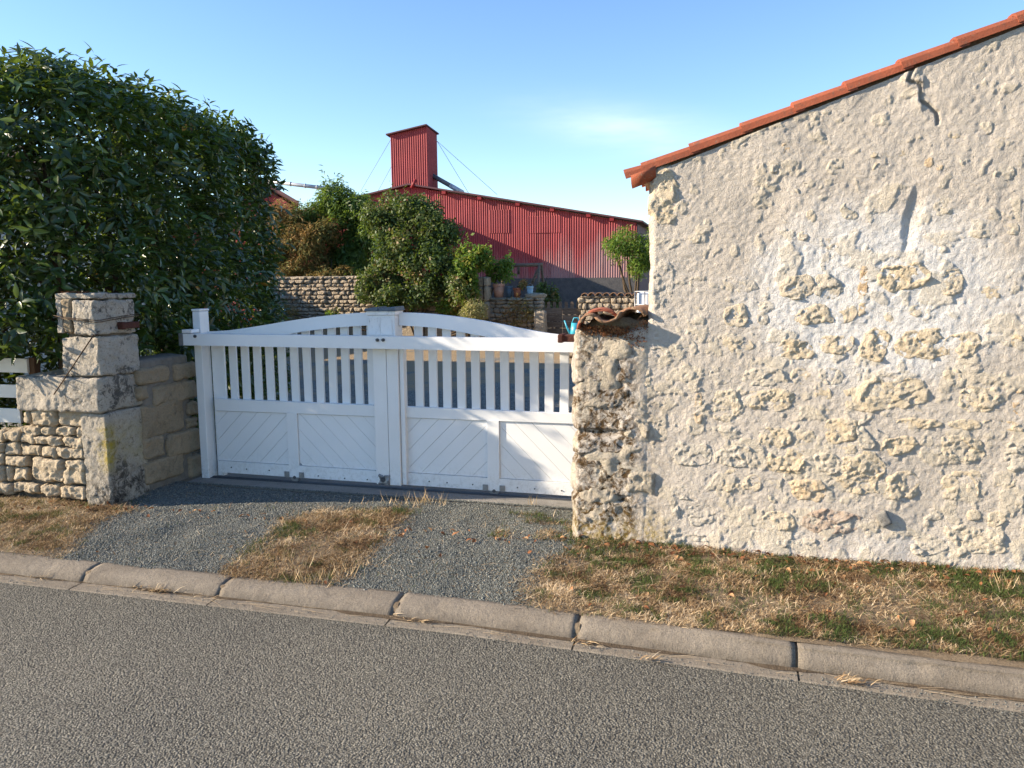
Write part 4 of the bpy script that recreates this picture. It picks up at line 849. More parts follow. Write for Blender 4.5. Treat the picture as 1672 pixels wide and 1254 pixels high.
# stiles in the middle, with their boxed head
for (x0, x1) in ((-2.455, -2.352), (-2.349, -2.262)): part('stile', MB().box(x0, x1, GY-.045, GY+.04, .145, 1.20, .004), M['white'], gate)
part('edge_strip', MB().box(-2.258, -2.225, GY-.028, GY+.03, .15, 1.2, .003), M['white'], gate)
head = part('head_box', MB().box(-2.475, -2.265, GY-.07, GY+.06, 1.225, 1.375, .004).box(-2.482, -2.258, GY-.078, GY+.068, 1.376, 1.405, .004).box(-2.480, -2.26, GY-.076, GY+.066, 1.205, 1.224, .003), M['flake'], gate)
for (x0, x1) in ((-2.462, -2.375), (-2.365, -2.285)): part('head_panel', MB().box(x0, x1, GY-.074, GY-.069, 1.237, 1.362, .002), M['flake'], head)
for (x0, x1, z) in ((-2.492, -2.385, 1.4065), (-2.384, -2.25, 1.4075)): part('cap_slate', MB().hexa([(x0, GY-.09, z), (x1, GY-.09, z), (x1, GY+.08, z), (x0, GY+.08, z), (x0+.01, GY-.085, z+.018), (x1-.004, GY-.085, z+.026), (x1-.004, GY+.07, z+.03), (x0+.01, GY+.07, z+.02)]), M['slate'], head)
# broken foot of the stile
a = atY(627, 788, GY-.05); V, F = block((.085, .02, .07), (8, 3, 8), .006, .008, 30, 4, .012); put('broken_foot', V+[a[0]+.004, GY-.046, .182], F, M['steel'], gate, True)
mb = MB(); mb.cyl_y(a[0]-.004, .185, .018, GY-.062, GY-.055, 10); part('foot_hole', mb, M['bolt'], gate)
# arched rails: an S-shaped board in each leaf
def arch(pts_top, pts_bot):
    return MB().prism(pts_bot + pts_top[::-1], GY-.005, GY+.035)
def interp(pts, n):
    x = np.array([p[0] for p in pts]); z = np.array([p[1] for p in pts]); xx = np.linspace(x[0], x[-1], n)
    m = np.gradient(z, x); out = []
    for q in xx:
        i = min(len(x)-2, max(0, np.searchsorted(x, q)-1)); h = x[i+1]-x[i]; t = (q-x[i])/h
        out.append((q, (2*t**3-3*t*t+1)*z[i]+(t**3-2*t*t+t)*h*m[i]+(-2*t**3+3*t*t)*z[i+1]+(t**3-t*t)*h*m[i+1]))
    return out
tl = interp([(-3.84, 1.245), (-3.66, 1.256), (-3.42, 1.287), (-3.1, 1.335), (-2.8, 1.372), (-2.6, 1.388), (-2.478, 1.392)], 26)
blq = interp([(-3.84, 1.16), (-3.4, 1.18), (-3.07, 1.245), (-2.8, 1.279), (-2.478, 1.302)], 26)
tr = interp([(-2.262, 1.392), (-2.1, 1.388), (-1.85, 1.366), (-1.6, 1.33), (-1.35, 1.282), (-1.1, 1.245), (-.9, 1.235), (-.74, 1.232)], 26)
brq = interp([(-2.262, 1.302), (-1.95, 1.282), (-1.67, 1.236), (-1.3, 1.18), (-.74, 1.16)], 26)
part('arched_rail', arch(tl, blq), M['white'], gate); part('arched_rail', arch(tr, brq), M['white'], gate)
def arch_mid(x, lst): return np.interp(x, [p[0] for p in lst], [p[1] for p in lst])
def slat(x, w, lst):
    tw = random.uniform(-.002, .002); top = float(arch_mid(x, lst))+.02; z0 = float(ZM1(x))-.01
    mb = MB(); V, F = block((w, .022, top-z0), (3, 3, 3), .003, chamfer=True); V[:, 0] += x+tw*(V[:, 2]/(top-z0)*2); mb.add(V+[0, GY+.024+.0362, (top+z0)/2], F); part('slat', mb, M['white'], gate)
for i in range(13): slat(-3.775+.1052*i, .062, blq)
for i in range(14): slat(-2.142+.1062*i, .062, brq)
# diagonal boards in four panels
def clip(poly, a, b, c):            # keep a*x+b*z<=c
    out = []
    for i in range(len(poly)):
        p, q = poly[i], poly[(i+1) % len(poly)]; dp, dq = a*p[0]+b*p[1]-c, a*q[0]+b*q[1]-c
        if dp <= 0: out.append(p)
        if (dp < 0 < dq) or (dq < 0 < dp): t = dp/(dp-dq); out.append((p[0]+t*(q[0]-p[0]), p[1]+t*(q[1]-p[1])))
    return out
def panel(x0, x1, sgn):
    rect = [(x0, ZB1(x0)+.0025), (x1, ZB1(x1)+.0025), (x1, ZM0(x1)-.004), (x0, ZM0(x0)-.004)]; a, b = -sgn*math.sqrt(.5), math.sqrt(.5); w = .0915
    vals = [a*p[0]+b*p[1] for p in rect]; c = math.floor(min(vals)/w)*w+random.uniform(0, w)-w
    while c < max(vals):
        q = clip(clip(rect, a, b, c+w-.0009), -a, -b, -(c+.0009)); c += w
        if len(q) >= 3:
            ar = abs(sum(q[i][0]*q[(i+1) % len(q)][1]-q[(i+1) % len(q)][0]*q[i][1] for i in range(len(q))))/2
            if ar > 4e-4:
                d = random.uniform(0, .0016); part('board', MB().prism(q, GY+.012+d, GY+.03), M['white'], gate)
    part('gap_shade_back', MB().box(x0, x1, GY+.034, GY+.038, ZB1(x0)-.02, ZM0(x0)+.02), M['bolt'], gate)  # dark sheet stands in for the shade in the gaps round the boards
for (x0, xm0, xm1, x1, m) in ((LX0, -3.195, -3.108, LX1, 0), (RX0, -1.622, -1.532, RX1, 0)):
    rail('mullion', xm0, xm1, ZB1(xm0)-.004, ZB1(xm1)-.004, ZM0(xm0)+.004, ZM0(xm1)+.004, GY-.003, GY+.03, .003)
    panel(x0+.002, xm0-.002, 1); panel(xm1+.002, x1-.002, -1)
for (cx, z) in ((-3.15, .15), (-1.575, .142)):
    wz = .128; w = part('wheel', MB().cyl_y(cx, z-.004, .036, GY+.004, GY+.03, 18), M['steel'], gate)
    part('hub', MB().cyl_y(cx, z-.004, .012, GY-.004, GY+.0035, 12), M['bolt'], w)
    for dx in (-.062, .062): part('wheel_bracket', MB().box(cx+dx-.019, cx+dx+.019, GY-.010, GY-.003, z-.006, z+.040, .002), M['steel'], gate)
for px, py in ((378, 763), (403, 766), (440, 768), (520, 777), (563, 781), (600, 783), (661, 784), (701, 786), (730, 788), (772, 791), (845, 796), (873, 798), (917, 801)):
    a = atY(px, py, GY); part('screw', MB().cyl_y(a[0], a[2], .0048, GY-.006, GY+.002, 8), M['bolt'], gate)
# track under the gate
struct(part('gate_sill', MB().box(-3.97, -.7, 5.04, 5.42, .0, .1095, .006), M['sill']))
tag(part('gate_track', MB().box(-3.95, -.6, GY-.007, GY+.02, .105, .116, .002).box(-3.95, -.6, GY-.03, GY-.024, .105, .114), M['bolt']), 'dark steel sliding track on the concrete sill beneath the gate', 'track')

# ------------------------------------------------------------------ the laurel hedge at the left
hedge = thing('laurel_hedge', 'tall dark glossy laurel hedge rising behind the left pillar', 'hedge', (-5.2, 5.6, .12))
def seg(p, a, b):
    a, b = np.array(a), np.array(b); t = np.clip(((p-a)@(b-a))/((b-a)@(b-a)), 0, 1); return np.linalg.norm(p-a-t[:, None]*(b-a), axis=1)
def hedge_d(p):
    q = p[:, :2]; d2 = np.minimum(seg(q, (-10, 4.98), (-4.78, 4.93))-.62, seg(q, (-4.85, 4.98), (-5.40, 7.55))-.65)
    R = .62; zt = 3.28+.12*(fbm(np.c_[q*.9, q[:, :1]*0], 2, 55)-.5)*2; a, b = d2+R, p[:, 2]-(zt-R)
    d = np.where((a > 0) & (b > 0), np.hypot(np.maximum(a, 0), np.maximum(b, 0)), np.maximum(a, b))-R
    return d + .30*(fbm(p*1.6, 3, 56)-.5)
def hedge_pts(N, lo, hi):
    p = np.stack((RNG.uniform(-8.2, -3.9, N), RNG.uniform(4.0, 8.4, N), RNG.uniform(.25, 3.7, N)), -1); d = hedge_d(p)
    pr = np.where(d > -.16, 1, .33); k = (d > lo) & (d < hi) & (RNG.random(N) < pr)
    k &= ~((p[:, 2] < 1.12) & (p[:, 1] < 4.9)) & ~((p[:, 2] < 1.64) & (p[:, 0] > -4.46) & (p[:, 1] < 4.84)) & ~((p[:, 2] < 1.12) & (p[:, 0] > -4.36) & (p[:, 1] < 5.36)) & ~((p[:, 0] < -6.4) & (p[:, 1] > 5.3))
    p, d = p[k], d[k]; e = .04; g = np.stack([hedge_d(p+np.eye(3)[i]*e)-d for i in range(3)], -1); return p, d, unit(g)
p, d, g = hedge_pts(170000, -.55, -.03); k = len(p)               # loose leaves inside
sp, sd_, sg = hedge_pts(75000, -.16, .02); sh = RNG.random(len(sp)) < min(1, 3300/len(sp)); sp, sd_, sg = sp[sh], sd_[sh], sg[sh]
sdir = unit(sg*.55 + np.array([0, 0, .38]) + RNG.normal(size=(len(sp), 3))*.45); nl = 11   # leafy shoots: leaves set spirally along a twig
tt = np.linspace(-.10, .11, nl)[None, :, None]*RNG.uniform(.7, 1.35, (len(sp), 1, 1)); bx_ = unit(np.cross(sdir, rnd_dir(len(sp)))); by_ = np.cross(sdir, bx_)
an = (np.arange(nl)*2.4)[None, :]+RNG.uniform(0, 6.28, (len(sp), 1)); rad = np.cos(an)[..., None]*bx_[:, None]+np.sin(an)[..., None]*by_[:, None]
q_ = (sp[:, None]+sdir[:, None]*tt+rad*.012).reshape(-1, 3); tipS = (sdir[:, None]*np.linspace(.25, 1.3, nl)[None, :, None]+rad*.9-np.array([0, 0, .22])).reshape(-1, 3); nrS = (sdir[:, None]*.8-rad*.35+np.array([0, 0, .3])+RNG.normal(size=rad.shape)*.28).reshape(-1, 3)
okS = ~((q_[:, 2] < 1.12) & (q_[:, 1] < 4.9)) & ~((q_[:, 2] < 1.6) & (q_[:, 0] > -4.42) & (q_[:, 0] < -4.0) & (q_[:, 1] < 4.82)) & ~((q_[:, 2] < 1.1) & (q_[:, 0] > -4.3) & (q_[:, 1] < 5.36)); q_, tipS, nrS = q_[okS], tipS[okS], nrS[okS]; gS = np.repeat(sg, nl, 0)[okS]; toneS = np.repeat(RNG.random(len(sp))*.5, nl)[okS]
nr = unit(g*.55 + [0, 0, .45] + RNG.normal(size=(k, 3))*.6); tip = g*.28 + RNG.normal(size=(k, 3))*.65 + np.array([0, 0, .02]) + np.array([0, 0, .3])*(g[:, 2:] > .6)
p = np.concatenate((p, q_)); d = np.concatenate((d, np.zeros(len(q_)))); g = np.concatenate((g, gS)); nr = np.concatenate((nr, nrS)); tip = np.concatenate((tip, tipS)); k0, k = k, len(p)
R = frames(nr, tip); sc = RNG.uniform(.06, .118, k); tone = np.clip(RNG.random(k)*.62 + (fbm(p*2.5, 3, 57)-.5)*.8 + .12 + .12*(g[:, 2] > .5), 0, .95); tone[k0:] = np.clip(toneS+RNG.random(len(toneS))*.38+.12*(gS[:, 2] > .4), 0, .95); tone = np.where(RNG.random(k) < .03, .97, tone); tone = np.where(RNG.random(k) < .002, 1., tone)  # upward-facing leaves toned lighter: light from above put into the colour
print('hedge leaves', k)
LF = leaf_tpl(1, .34, .32, .16, 4)
dist = np.linalg.norm(p-EYE, axis=1) + (d < -.05)*9 + (((p-EYE)@CR)/((p-EYE)@CF) < -.62)*9 - .8*((g*unit(EYE-p)).sum(1)); near = np.argsort(dist)[:300]; rest = np.ones(k, bool); rest[near] = False
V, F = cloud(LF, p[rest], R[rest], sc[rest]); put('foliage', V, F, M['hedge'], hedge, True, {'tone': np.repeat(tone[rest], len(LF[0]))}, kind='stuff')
lm = []
for tn in (.12, .3, .42, .55, .7, .85, .97):
    m_ = new_mesh('leaf', LF[0], [tuple(f) for f in LF[1]], True, {'tone': np.full(len(LF[0]), tn)}); m_.materials.append(M['hedge']); lm.append((tn, m_))
for i in near:
    m_ = min(lm, key=lambda q: abs(q[0]-tone[i]))[1]; ob = inst('leaf', m_, p[i], hedge); ob.rotation_euler = Matrix(R[i].tolist()).to_euler(); ob.scale = (sc[i],)*3
for (bx, by) in ((-5.0, 5.0), (-5.1, 5.7), (-5.2, 6.4), (-5.35, 7.1), (-5.8, 5.0), (-6.6, 5.0)):
    mb = MB()
    mb.tube([(bx, by, .1), (bx+.03, by, .9), (bx, by+.05, 1.7), (bx, by, 2.6)], [.045, .035, .028, .012], 7)
    for j in range(9):
        z = .6+j*.24; an = random.uniform(0, 6.28); L = random.uniform(.35, .55); mb.tube([(bx, by, z), (bx+L*.5*math.cos(an), by+L*.5*math.sin(an), z+.2), (bx+L*math.cos(an), by+L*math.sin(an), z+.5)], [.014, .010, .004], 5)
    part('trunk', mb, M['bark'], hedge, True)

# ------------------------------------------------------------------ walls across the yard
ST = []
for i in range(6):
    V, F = block((1, 1, 1), (5, 3, 4), .22, .10, 2.2, 100+i, .16); m_ = new_mesh('stone', V, F, True); m_.materials.append(M['farstone']); ST.append(m_)
def far_wall(par, x0, x1, z0, z1, Y, hrow=.125, wst=.22, coping=True):
    part('core', MB().box(x0+.02, x1-.02, Y+.09, Y+.4, z0, z1-.04), M['darkmortar'], par)
    z = z0
    while z < z1-.03:
        h = min(hrow*random.uniform(.75, 1.25), z1-z); x = x0+random.uniform(-.1, 0)
        while x < x1:
            w = min(wst*random.uniform(.55, 1.5), x1-x)
            if w > .05: inst('stone', random.choice(ST), (x+w/2, Y+.12+random.uniform(-.03, .03), z+h/2), par, (0, random.uniform(-.06, .06), 0), (w*1.02, .24, h*1.04))
            x += w
        z += h
YW = 18.
gw = thing('garden_wall', 'sunlit rubble stone wall across the yard beneath the shrubs', 'stone wall', (-8.5, YW+.2, .1))
a = atY(440, 450, YW); far_wall(gw, a[0]-.3, -7.7, .55, 1.80, YW, .092, .17); far_wall(gw, -7.68, -5.75, .55, 1.62, YW+.02, .16, .34)
part('core', MB().box(a[0]-.6, -5.75, YW+.05, YW+.42, .1, .74), M['farstone'], gw)
gp = thing('stone_gatepost', 'square stone post between the ivy and the wall with flower pots', 'stone post', (-5.6, YW, .1))
a = atY(783, 455, YW-.1); b = atY(797, 520, YW-.1)
for i, (z0, z1) in enumerate(((.1, .72), (.73, 1.15), (1.16, 1.5), (1.51, 1.72))): V, F = block((b[0]-a[0]+.04, .34, z1-z0), (6, 6, 8), .03, .02, 5, i+60, .02); put('stone', V+[(a[0]+b[0])/2, YW, (z0+z1)/2], F, M['farstone'], gp, True)
pw = thing('pot_wall', 'low rubble wall with flower pots standing along its top', 'stone wall', (-4.9, YW+.2, .1))
a = atY(798, 487, YW); b = atY(885, 487, YW); far_wall(pw, a[0], b[0], .45, 1.17, YW, .10, .17); part('core', MB().box(a[0], b[0], YW+.05, YW+.4, .1, .44), M['farstone'], pw)
x = a[0]
while x < b[0]-.05:
    w = min(random.uniform(.25, .45), b[0]-x); inst('coping_stone', ST[int(x*10) % 6], (x+w/2, YW+.17, 1.20), pw, None, (w, .42, .075)); x += w
inst('coping_stone', ST[2], (b[0]-.20, YW+.17, 1.28), pw, None, (.45, .4, .13))
sp = thing('stone_stub', 'short upright stone post standing before the wooden gate', 'stone post', (-4.2, YW-.3, .1))
a = atY(874, 507, YW-.3); b = atY(892, 545, YW-.3); V, F = block((b[0]-a[0], .26, a[2]-.1), (6, 6, 14), .04, .02, 5, 77, .02); put('stone', V+[(a[0]+b[0])/2, YW-.3, (a[2]+.1)/2], F, M['farstone'], sp, True)
tw = thing('tiled_wall', 'stone wall capped with a row of curved terracotta tiles', 'stone wall', (-2.6, YW+.2, .1))
a = atY(949, 485, YW); b = atY(1062, 482, YW); far_wall(tw, a[0], b[0], .45, 1.27, YW, .12, .17); part('core', MB().box(a[0], b[0], YW+.05, YW+.4, .1, .44), M['farstone'], tw)
x = a[0]
mbs = MB(); Vt = []
for e in (0, 1):
    for t in np.linspace(0, math.pi, 8): Vt.append((.085*math.cos(t), -.22+.44*e, .075*math.sin(t)))
    for t in np.linspace(math.pi, 0, 8): Vt.append((.07*math.cos(t), -.22+.44*e, .06*math.sin(t)))
tm = new_mesh('cap_tile', Vt, [(j, (j+1) % 16, 16+(j+1) % 16, 16+j) for j in range(16)]+[tuple(range(15, -1, -1)), tuple(range(16, 32))], False); tm.materials.append(M['oldtile'])
x += .08
while x < b[0]: inst('cap_tile', tm, (x, YW+.18, 1.27+random.uniform(-.008, .012)), tw, (0, 0, random.uniform(-.06, .06))); x += .165
# wooden picket gate
wg = thing('wooden_gate', 'weathered brown wooden gate of horizontal boards with picket tops', 'gate', (-3.75, YW+.1, .1))
a = atY(889, 503, YW+.1); b = atY(948, 545, YW+.1); zt = a[2]
for i in range(6):
    z1 = zt-i*.155; part('board', MB().box(a[0], (a[0]+b[0])/2-.004, YW+.1, YW+.13, z1-.148, z1, .004), M['wood'], wg); part('board', MB().box((a[0]+b[0])/2+.004, b[0], YW+.1, YW+.13, z1-.150, z1-.004, .004), M['wood'], wg)
for i in range(6):
    cx = a[0]+.09+i*(b[0]-a[0]-.16)/5; part('picket', MB().prism([(cx-.036, zt-.3), (cx+.036, zt-.3), (cx+.036, zt+.12), (cx+.02, zt+.145), (cx-.02, zt+.145), (cx-.036, zt+.12)], YW+.135, YW+.16), M['wood'], wg)
# pots along the wall
def pot(px0, px1, py0, py1, mat, label, taper=.72, name='flower_pot', cat='flower pot', group='pots on the low wall'):
    a = atY(px0, py0, YW+.15); b = atY(px1, py1, YW+.15); r = (b[0]-a[0])/2; h = a[2]-1.24; c = ((a[0]+b[0])/2, YW+.15, 1.238)
    t = thing(name, label, cat, c, group); part('body', MB().lathe([(r*taper, 0), (r*.94, h*.82), (r*.86, h*.82), (r*.6, h*.3)], c), M[mat], t, True); part('rim', MB().lathe([(r*.95, h*.80), (r, h*.82), (r, h), (r*.9, h), (r*.88, h*.8)], c), M[mat], t, True)
    part('soil', MB().lathe([(r*.87, h*.86), (r*.4, h*.9), (.001, h*.9)], c), M['soil'], t, True); return t
pot(805, 824, 463, 483, 'pot', 'large pale terracotta pot, leftmost on the low wall'); pot(825, 837, 467, 482, 'potblue', 'slate blue pot between two terracotta pots on the wall'); pot(838, 851, 470, 485, 'pot2', 'small dark orange terracotta pot on the low wall')
t = pot(860, 871, 467, 480, 'bucket', 'pale blue bucket with a handle at the right end of the low wall', .7, 'bucket', 'bucket')
c = WL[t]; part('handle', MB().tube([c+np.array([-.075, 0, .19]), c+np.array([-.05, 0, .30]), c+np.array([.0, 0, .33]), c+np.array([.05, 0, .30]), c+np.array([.075, 0, .19])], .006, 6), M['steel'], t, True)
bush('dry_pot_plant', [(*atY(854, 466, YW+.2), .12, .1, .12)], 260, .06, M['brownleaf'], leaf_quad(), 'withered brown plant drooping between the pots on the wall', 'plant', tuple(atY(853, 482, YW+.2)), 2, stem_r=.008)
# tripod frame of grey timber
tf = thing('timber_frame', 'dark timber swing frame standing behind the pot wall', 'frame', (-4.9, 19.5, .1)); YT = 19.5
def tp(px, py, dy=0): return atY(px, py, YT+dy)
part('crossbar', MB().tube([tp(822, 434), tp(886, 432)], .045, 8), M['wood'], tf, True)
for (p0, p1, dy0, dy1) in (((881, 430), (876, 500), 0, -.5), ((884, 430), (890, 500), 0, .6), ((878, 440), (866, 470), 0, 0), ((847, 434), (847, 448), 0, 0), ((823, 432), (818, 500), 0, .5)):
    part('leg', MB().tube([tp(*p0, dy0), tp(*p1, dy1)], .035, 7), M['wood'], tf, True)
# tank on a pallet in its wire cage
ib = thing('water_tank', 'white plastic water tank in a grey wire cage beside the house', 'water tank', (-1.6, 17.2, .1)); YI = 17.0
a = atY(1037, 476, YI); b = atY(1062, 500, YI); xr = a[0]+1.0
part('tank', MB().box(a[0]+.03, xr-.03, YI+.03, YI+.97, .62, a[2]-.02, .05), M['plasticwhite'], ib, True)
mb = MB()
for i in range(6): mb.tube([(a[0]+i*.2, YI, .6), (a[0]+i*.2, YI, a[2])], .012, 6)
for z in (.65, .88, 1.1, a[2]): mb.tube([(a[0], YI, z), (xr, YI, z), (xr, YI+1, z), (a[0], YI+1, z), (a[0], YI, z)], .012, 6)
part('cage', mb, M['steel'], ib, True); part('pallet', MB().box(a[0], xr, YI, YI+1, .12, .58, .01), M['wood'], ib)
part('lid', MB().lathe([(.09, 0), (.09, .05), (.001, .055)], (a[0]+.32, YI+.4, a[2]-.02)), M['steel'], ib, True)
# watering can on a stone
wc = thing('watering_can', 'turquoise blue watering can in front of the wooden gate', 'watering can', (0, 0, 0)); YC = 15.5
a = atY(938, 527, YC); b = atY(946, 553, YC); r = .1; c = (a[0]+.02, YC, b[2]); wc.location = c; WL[wc] = np.array(c); h = a[2]-b[2]
part('body', MB().lathe([(r*1.05, 0), (r, h*.5), (r*.82, h), (r*.7, h)], c), M['blue'], wc, True)
part('spout', MB().tube([(c[0]-r*.8, YC, c[2]+.05), (c[0]-r*1.7, YC, c[2]+h*.7), (c[0]-r*2.2, YC, c[2]+h*1.15)], [.028, .018, .014], 8), M['blue'], wc, True)
part('handle', MB().tube([(c[0]-r*.7, YC, c[2]+h*.95), (c[0]-r*.3, YC, c[2]+h*1.3), (c[0]+r*.5, YC, c[2]+h*1.32), (c[0]+r*1.0, YC, c[2]+h*.8)], .014, 7), M['blue'], wc, True)
V, F = block((.5, .4, c[2]-.122), (8, 6, 8), .05, .03, 4, 5, .03); tag(put('stone_block', V+[c[0], YC+.02, (c[2]+.122)/2-.004], F, M['farstone'], None, True), 'rough stone block carrying the turquoise watering can', 'stone')

# ------------------------------------------------------------------ the red barn, its wing and its elevator tower
YB = 45.
barn = thing('barn', 'large red corrugated metal barn on a dark concrete base', 'barn', (-16, YB+6, .1))
PEAK = atY(670, 302, YB); EAV = atY(1047, 362, YB); sl_r = (PEAK[2]-EAV[2])/(EAV[0]-PEAK[0]); BX0, BX1 = -32., EAV[0]-.25; BZ = 1.78
def bz(x): return PEAK[2]-sl_r*np.abs(x-PEAK[0])-.1
def corr_sheet(P0, ux, W_, zf0, zf1, nrm, pitch=.14, amp=.022):
    """vertical corrugations along the horizontal direction ux"""
    n = int(W_/pitch*8)+1; t = np.linspace(0, W_, n); off = amp*np.sin(t/pitch*2*math.pi)
    B = np.array(P0)+t[:, None]*np.array(ux)+off[:, None]*np.array(nrm); lo, hi = B.copy(), B.copy(); lo[:, 2] = [zf0(q) for q in t]; hi[:, 2] = [zf1(q) for q in t]
    return np.concatenate((lo, hi)), [(i, i+1, n+i+1, n+i) for i in range(n-1)]
x = BX0; i = 0
while x < BX1-.12:
    w = min(1.04, BX1-x); xx = x; dip = .05*(i % 2)
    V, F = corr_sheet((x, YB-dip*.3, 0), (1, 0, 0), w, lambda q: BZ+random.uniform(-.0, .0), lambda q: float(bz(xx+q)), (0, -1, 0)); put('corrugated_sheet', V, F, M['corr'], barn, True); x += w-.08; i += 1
for (px, py, w, h) in ((800, 381, 2.0, 2.2), (862, 381, 3.2, 1.6)):                      # re-laid sheets standing a little proud
    a = atY(px, py, YB); V, F = corr_sheet((a[0], YB-.035, 0), (1, 0, 0), w*.6, lambda q: a[2], lambda q: a[2]+h*.6, (0, -1, 0)); put('corrugated_sheet', V, F, M['corr'], barn, True)
part('base_wall', MB().box(BX0, BX1+.1, YB-.12, YB+.2, .05, BZ+.02), M['barnbase'], barn)
part('side_wall', MB().box(BX1-.02, BX1+.04, YB+.05, YB+14, .1, float(bz(BX1))-.05), M['roof_shadewall'], barn)  # dark roof colour on this red wall paints in the shade of its side
for (x0, x1) in ((BX0, PEAK[0]), (PEAK[0], EAV[0]+.12)):
    z0, z1 = bz(x0)+.1, bz(x1)+.1; part('roof', MB().hexa([(x0, YB-.35, z0-.03), (x1, YB-.35, z1-.03), (x1, YB+14, z1-.03), (x0, YB+14, z0-.03), (x0, YB-.35, z0+.06), (x1, YB-.35, z1+.06), (x1, YB+14, z1+.06), (x0, YB+14, z0+.06)]), M['roof_shadewall'], barn)
for px in (727, 785, 847, 903, 962, 1000):
    a = atY(px, 313+.165*(px-727), YB); part('purlin_end', MB().box(a[0]-.12, a[0]+.12, YB-.3, YB-.03, float(bz(a[0]))-.12, float(bz(a[0]))+.05), M['redpaint'], barn)
tower = thing('elevator_tower', 'tall narrow red corrugated tower rising above the barn roof', 'tower', (-18.5, YB+.9, 6.5))
TX0, TX1, TY0, TY1 = -19.68, -17.36, YB+.1, YB+1.75
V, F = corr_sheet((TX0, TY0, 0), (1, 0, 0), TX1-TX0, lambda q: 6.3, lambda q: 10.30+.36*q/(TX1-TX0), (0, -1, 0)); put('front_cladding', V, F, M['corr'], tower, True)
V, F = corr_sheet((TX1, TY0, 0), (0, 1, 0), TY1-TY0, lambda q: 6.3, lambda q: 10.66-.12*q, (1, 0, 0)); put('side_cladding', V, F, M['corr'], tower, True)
part('back_walls', MB().box(TX0+.03, TX1-.05, TY1-.05, TY1, 6.3, 10.2).box(TX0, TX0+.03, TY0+.05, TY1-.06, 6.3, 10.1), M['redpaint'], tower)
part('roof', MB().hexa([(TX0-.2, TY0-.22, 10.28), (TX1+.05, TY0-.22, 10.70), (TX1+.1, TY1+.1, 10.50), (TX0-.2, TY1+.1, 10.1), (TX0-.2, TY0-.22, 10.35), (TX1+.05, TY0-.22, 10.77), (TX1+.1, TY1+.1, 10.57), (TX0-.2, TY1+.1, 10.17)]), M['roof_shadewall'], tower)
pp = thing('elevator_pipe', 'grey and white grain pipe sloping down from the red tower', 'pipe', tuple(atY(712, 290, YB+1)))
a, b, c = atY(703, 285, YB+1.0), atY(735, 303, YB+1), atY(756, 315, YB+1); part('pipe', MB().tube([a, b], .14, 10), M['darkpipe'], pp, True); part('pipe_end', MB().tube([b, c], .15, 10), M['zinc'], pp, True)
a, b = atY(679, 293, YB-.3), atY(672, 307, YB-.3); tag(part('vent_pipe', MB().tube([b, a], .1, 8), M['redpaint'], None, True), 'short red vent pipe at the foot of the tower', 'pipe')
for j, (p0, p1, lab) in enumerate((((638, 228), (589, 312), 'stay cable running down left from the tower top'), ((639, 272), (614, 318), 'short stay cable low at the left of the tower'), ((711, 228), (812, 318), 'outer stay cable running down right from the tower top'), ((711, 226), (768, 320), 'inner, steeper stay cable on the right of the tower'))):
    tag(part('stay_cable', MB().tube([atY(*p0, YB+.3), atY(*p1, YB+3)], .012, 5), M['cable'], None, True), 'thin '+lab, 'cable', 'stay cables of the tower')
wing = thing('barn_wing', 'red gabled wing of the barn just showing behind the hedge', 'barn', (-18, 30, .1)); YG = 25.5
ev = atY(488, 329, YG); rg = atY(436, 298, YG); rgx, rgz = rg[0]-.35, rg[2]+.19; lx, lz = rgx-5.2, rgz-2.6
_w0 = len(bpy.data.objects)
part('gable', MB().prism([(lx, .1), (ev[0]-.25, .1), (ev[0]-.25, ev[2]-.1), (rgx, rgz-.14), (lx, lz)], YG+.3, YG+2.4), M['redpaint'], wing)
for (x0, z0, x1, z1) in ((rgx, rgz, ev[0], ev[2]), (lx-.3, lz-.1, rgx, rgz)):
    part('roof', MB().hexa([(x0, YG, z0-.12), (x1, YG, z1-.12), (x1, YG+2.6, z1-.12), (x0, YG+2.6, z0-.12), (x0, YG, z0), (x1, YG, z1), (x1, YG+2.6, z1), (x0, YG+2.6, z0)]), M['roof_shadewall'], wing)
for ob in wing.children:                                  # the wing runs back at a slant, away from the road
    for v in ob.data.vertices: v.co.x -= .66*(v.co.y+(WL[ob][1]-YG))
part('shadow_block', MB().prism([(-25, .1), (-16.2, .1), (-16.2, 5.28), (-25, 4.9)], 38.5, YB-.05), M['redpaint'], barn)  # unseen block added behind the bushes to cast the shadow on the barn front
a, b = atY(425, 294.5, 32), atY(545, 309, 32); mb = MB().tube([a, b], .085, 10); dv = (b-a)
for q in (.1, .3, .42, .62, .78): mb.tube([a+dv*q-dv*.004, a+dv*q+dv*.004], .105, 10)
tag(part('auger_pipe', mb, M['zinc'], None, True), 'long pale grain pipe crossing the sky above the shrubs', 'pipe')

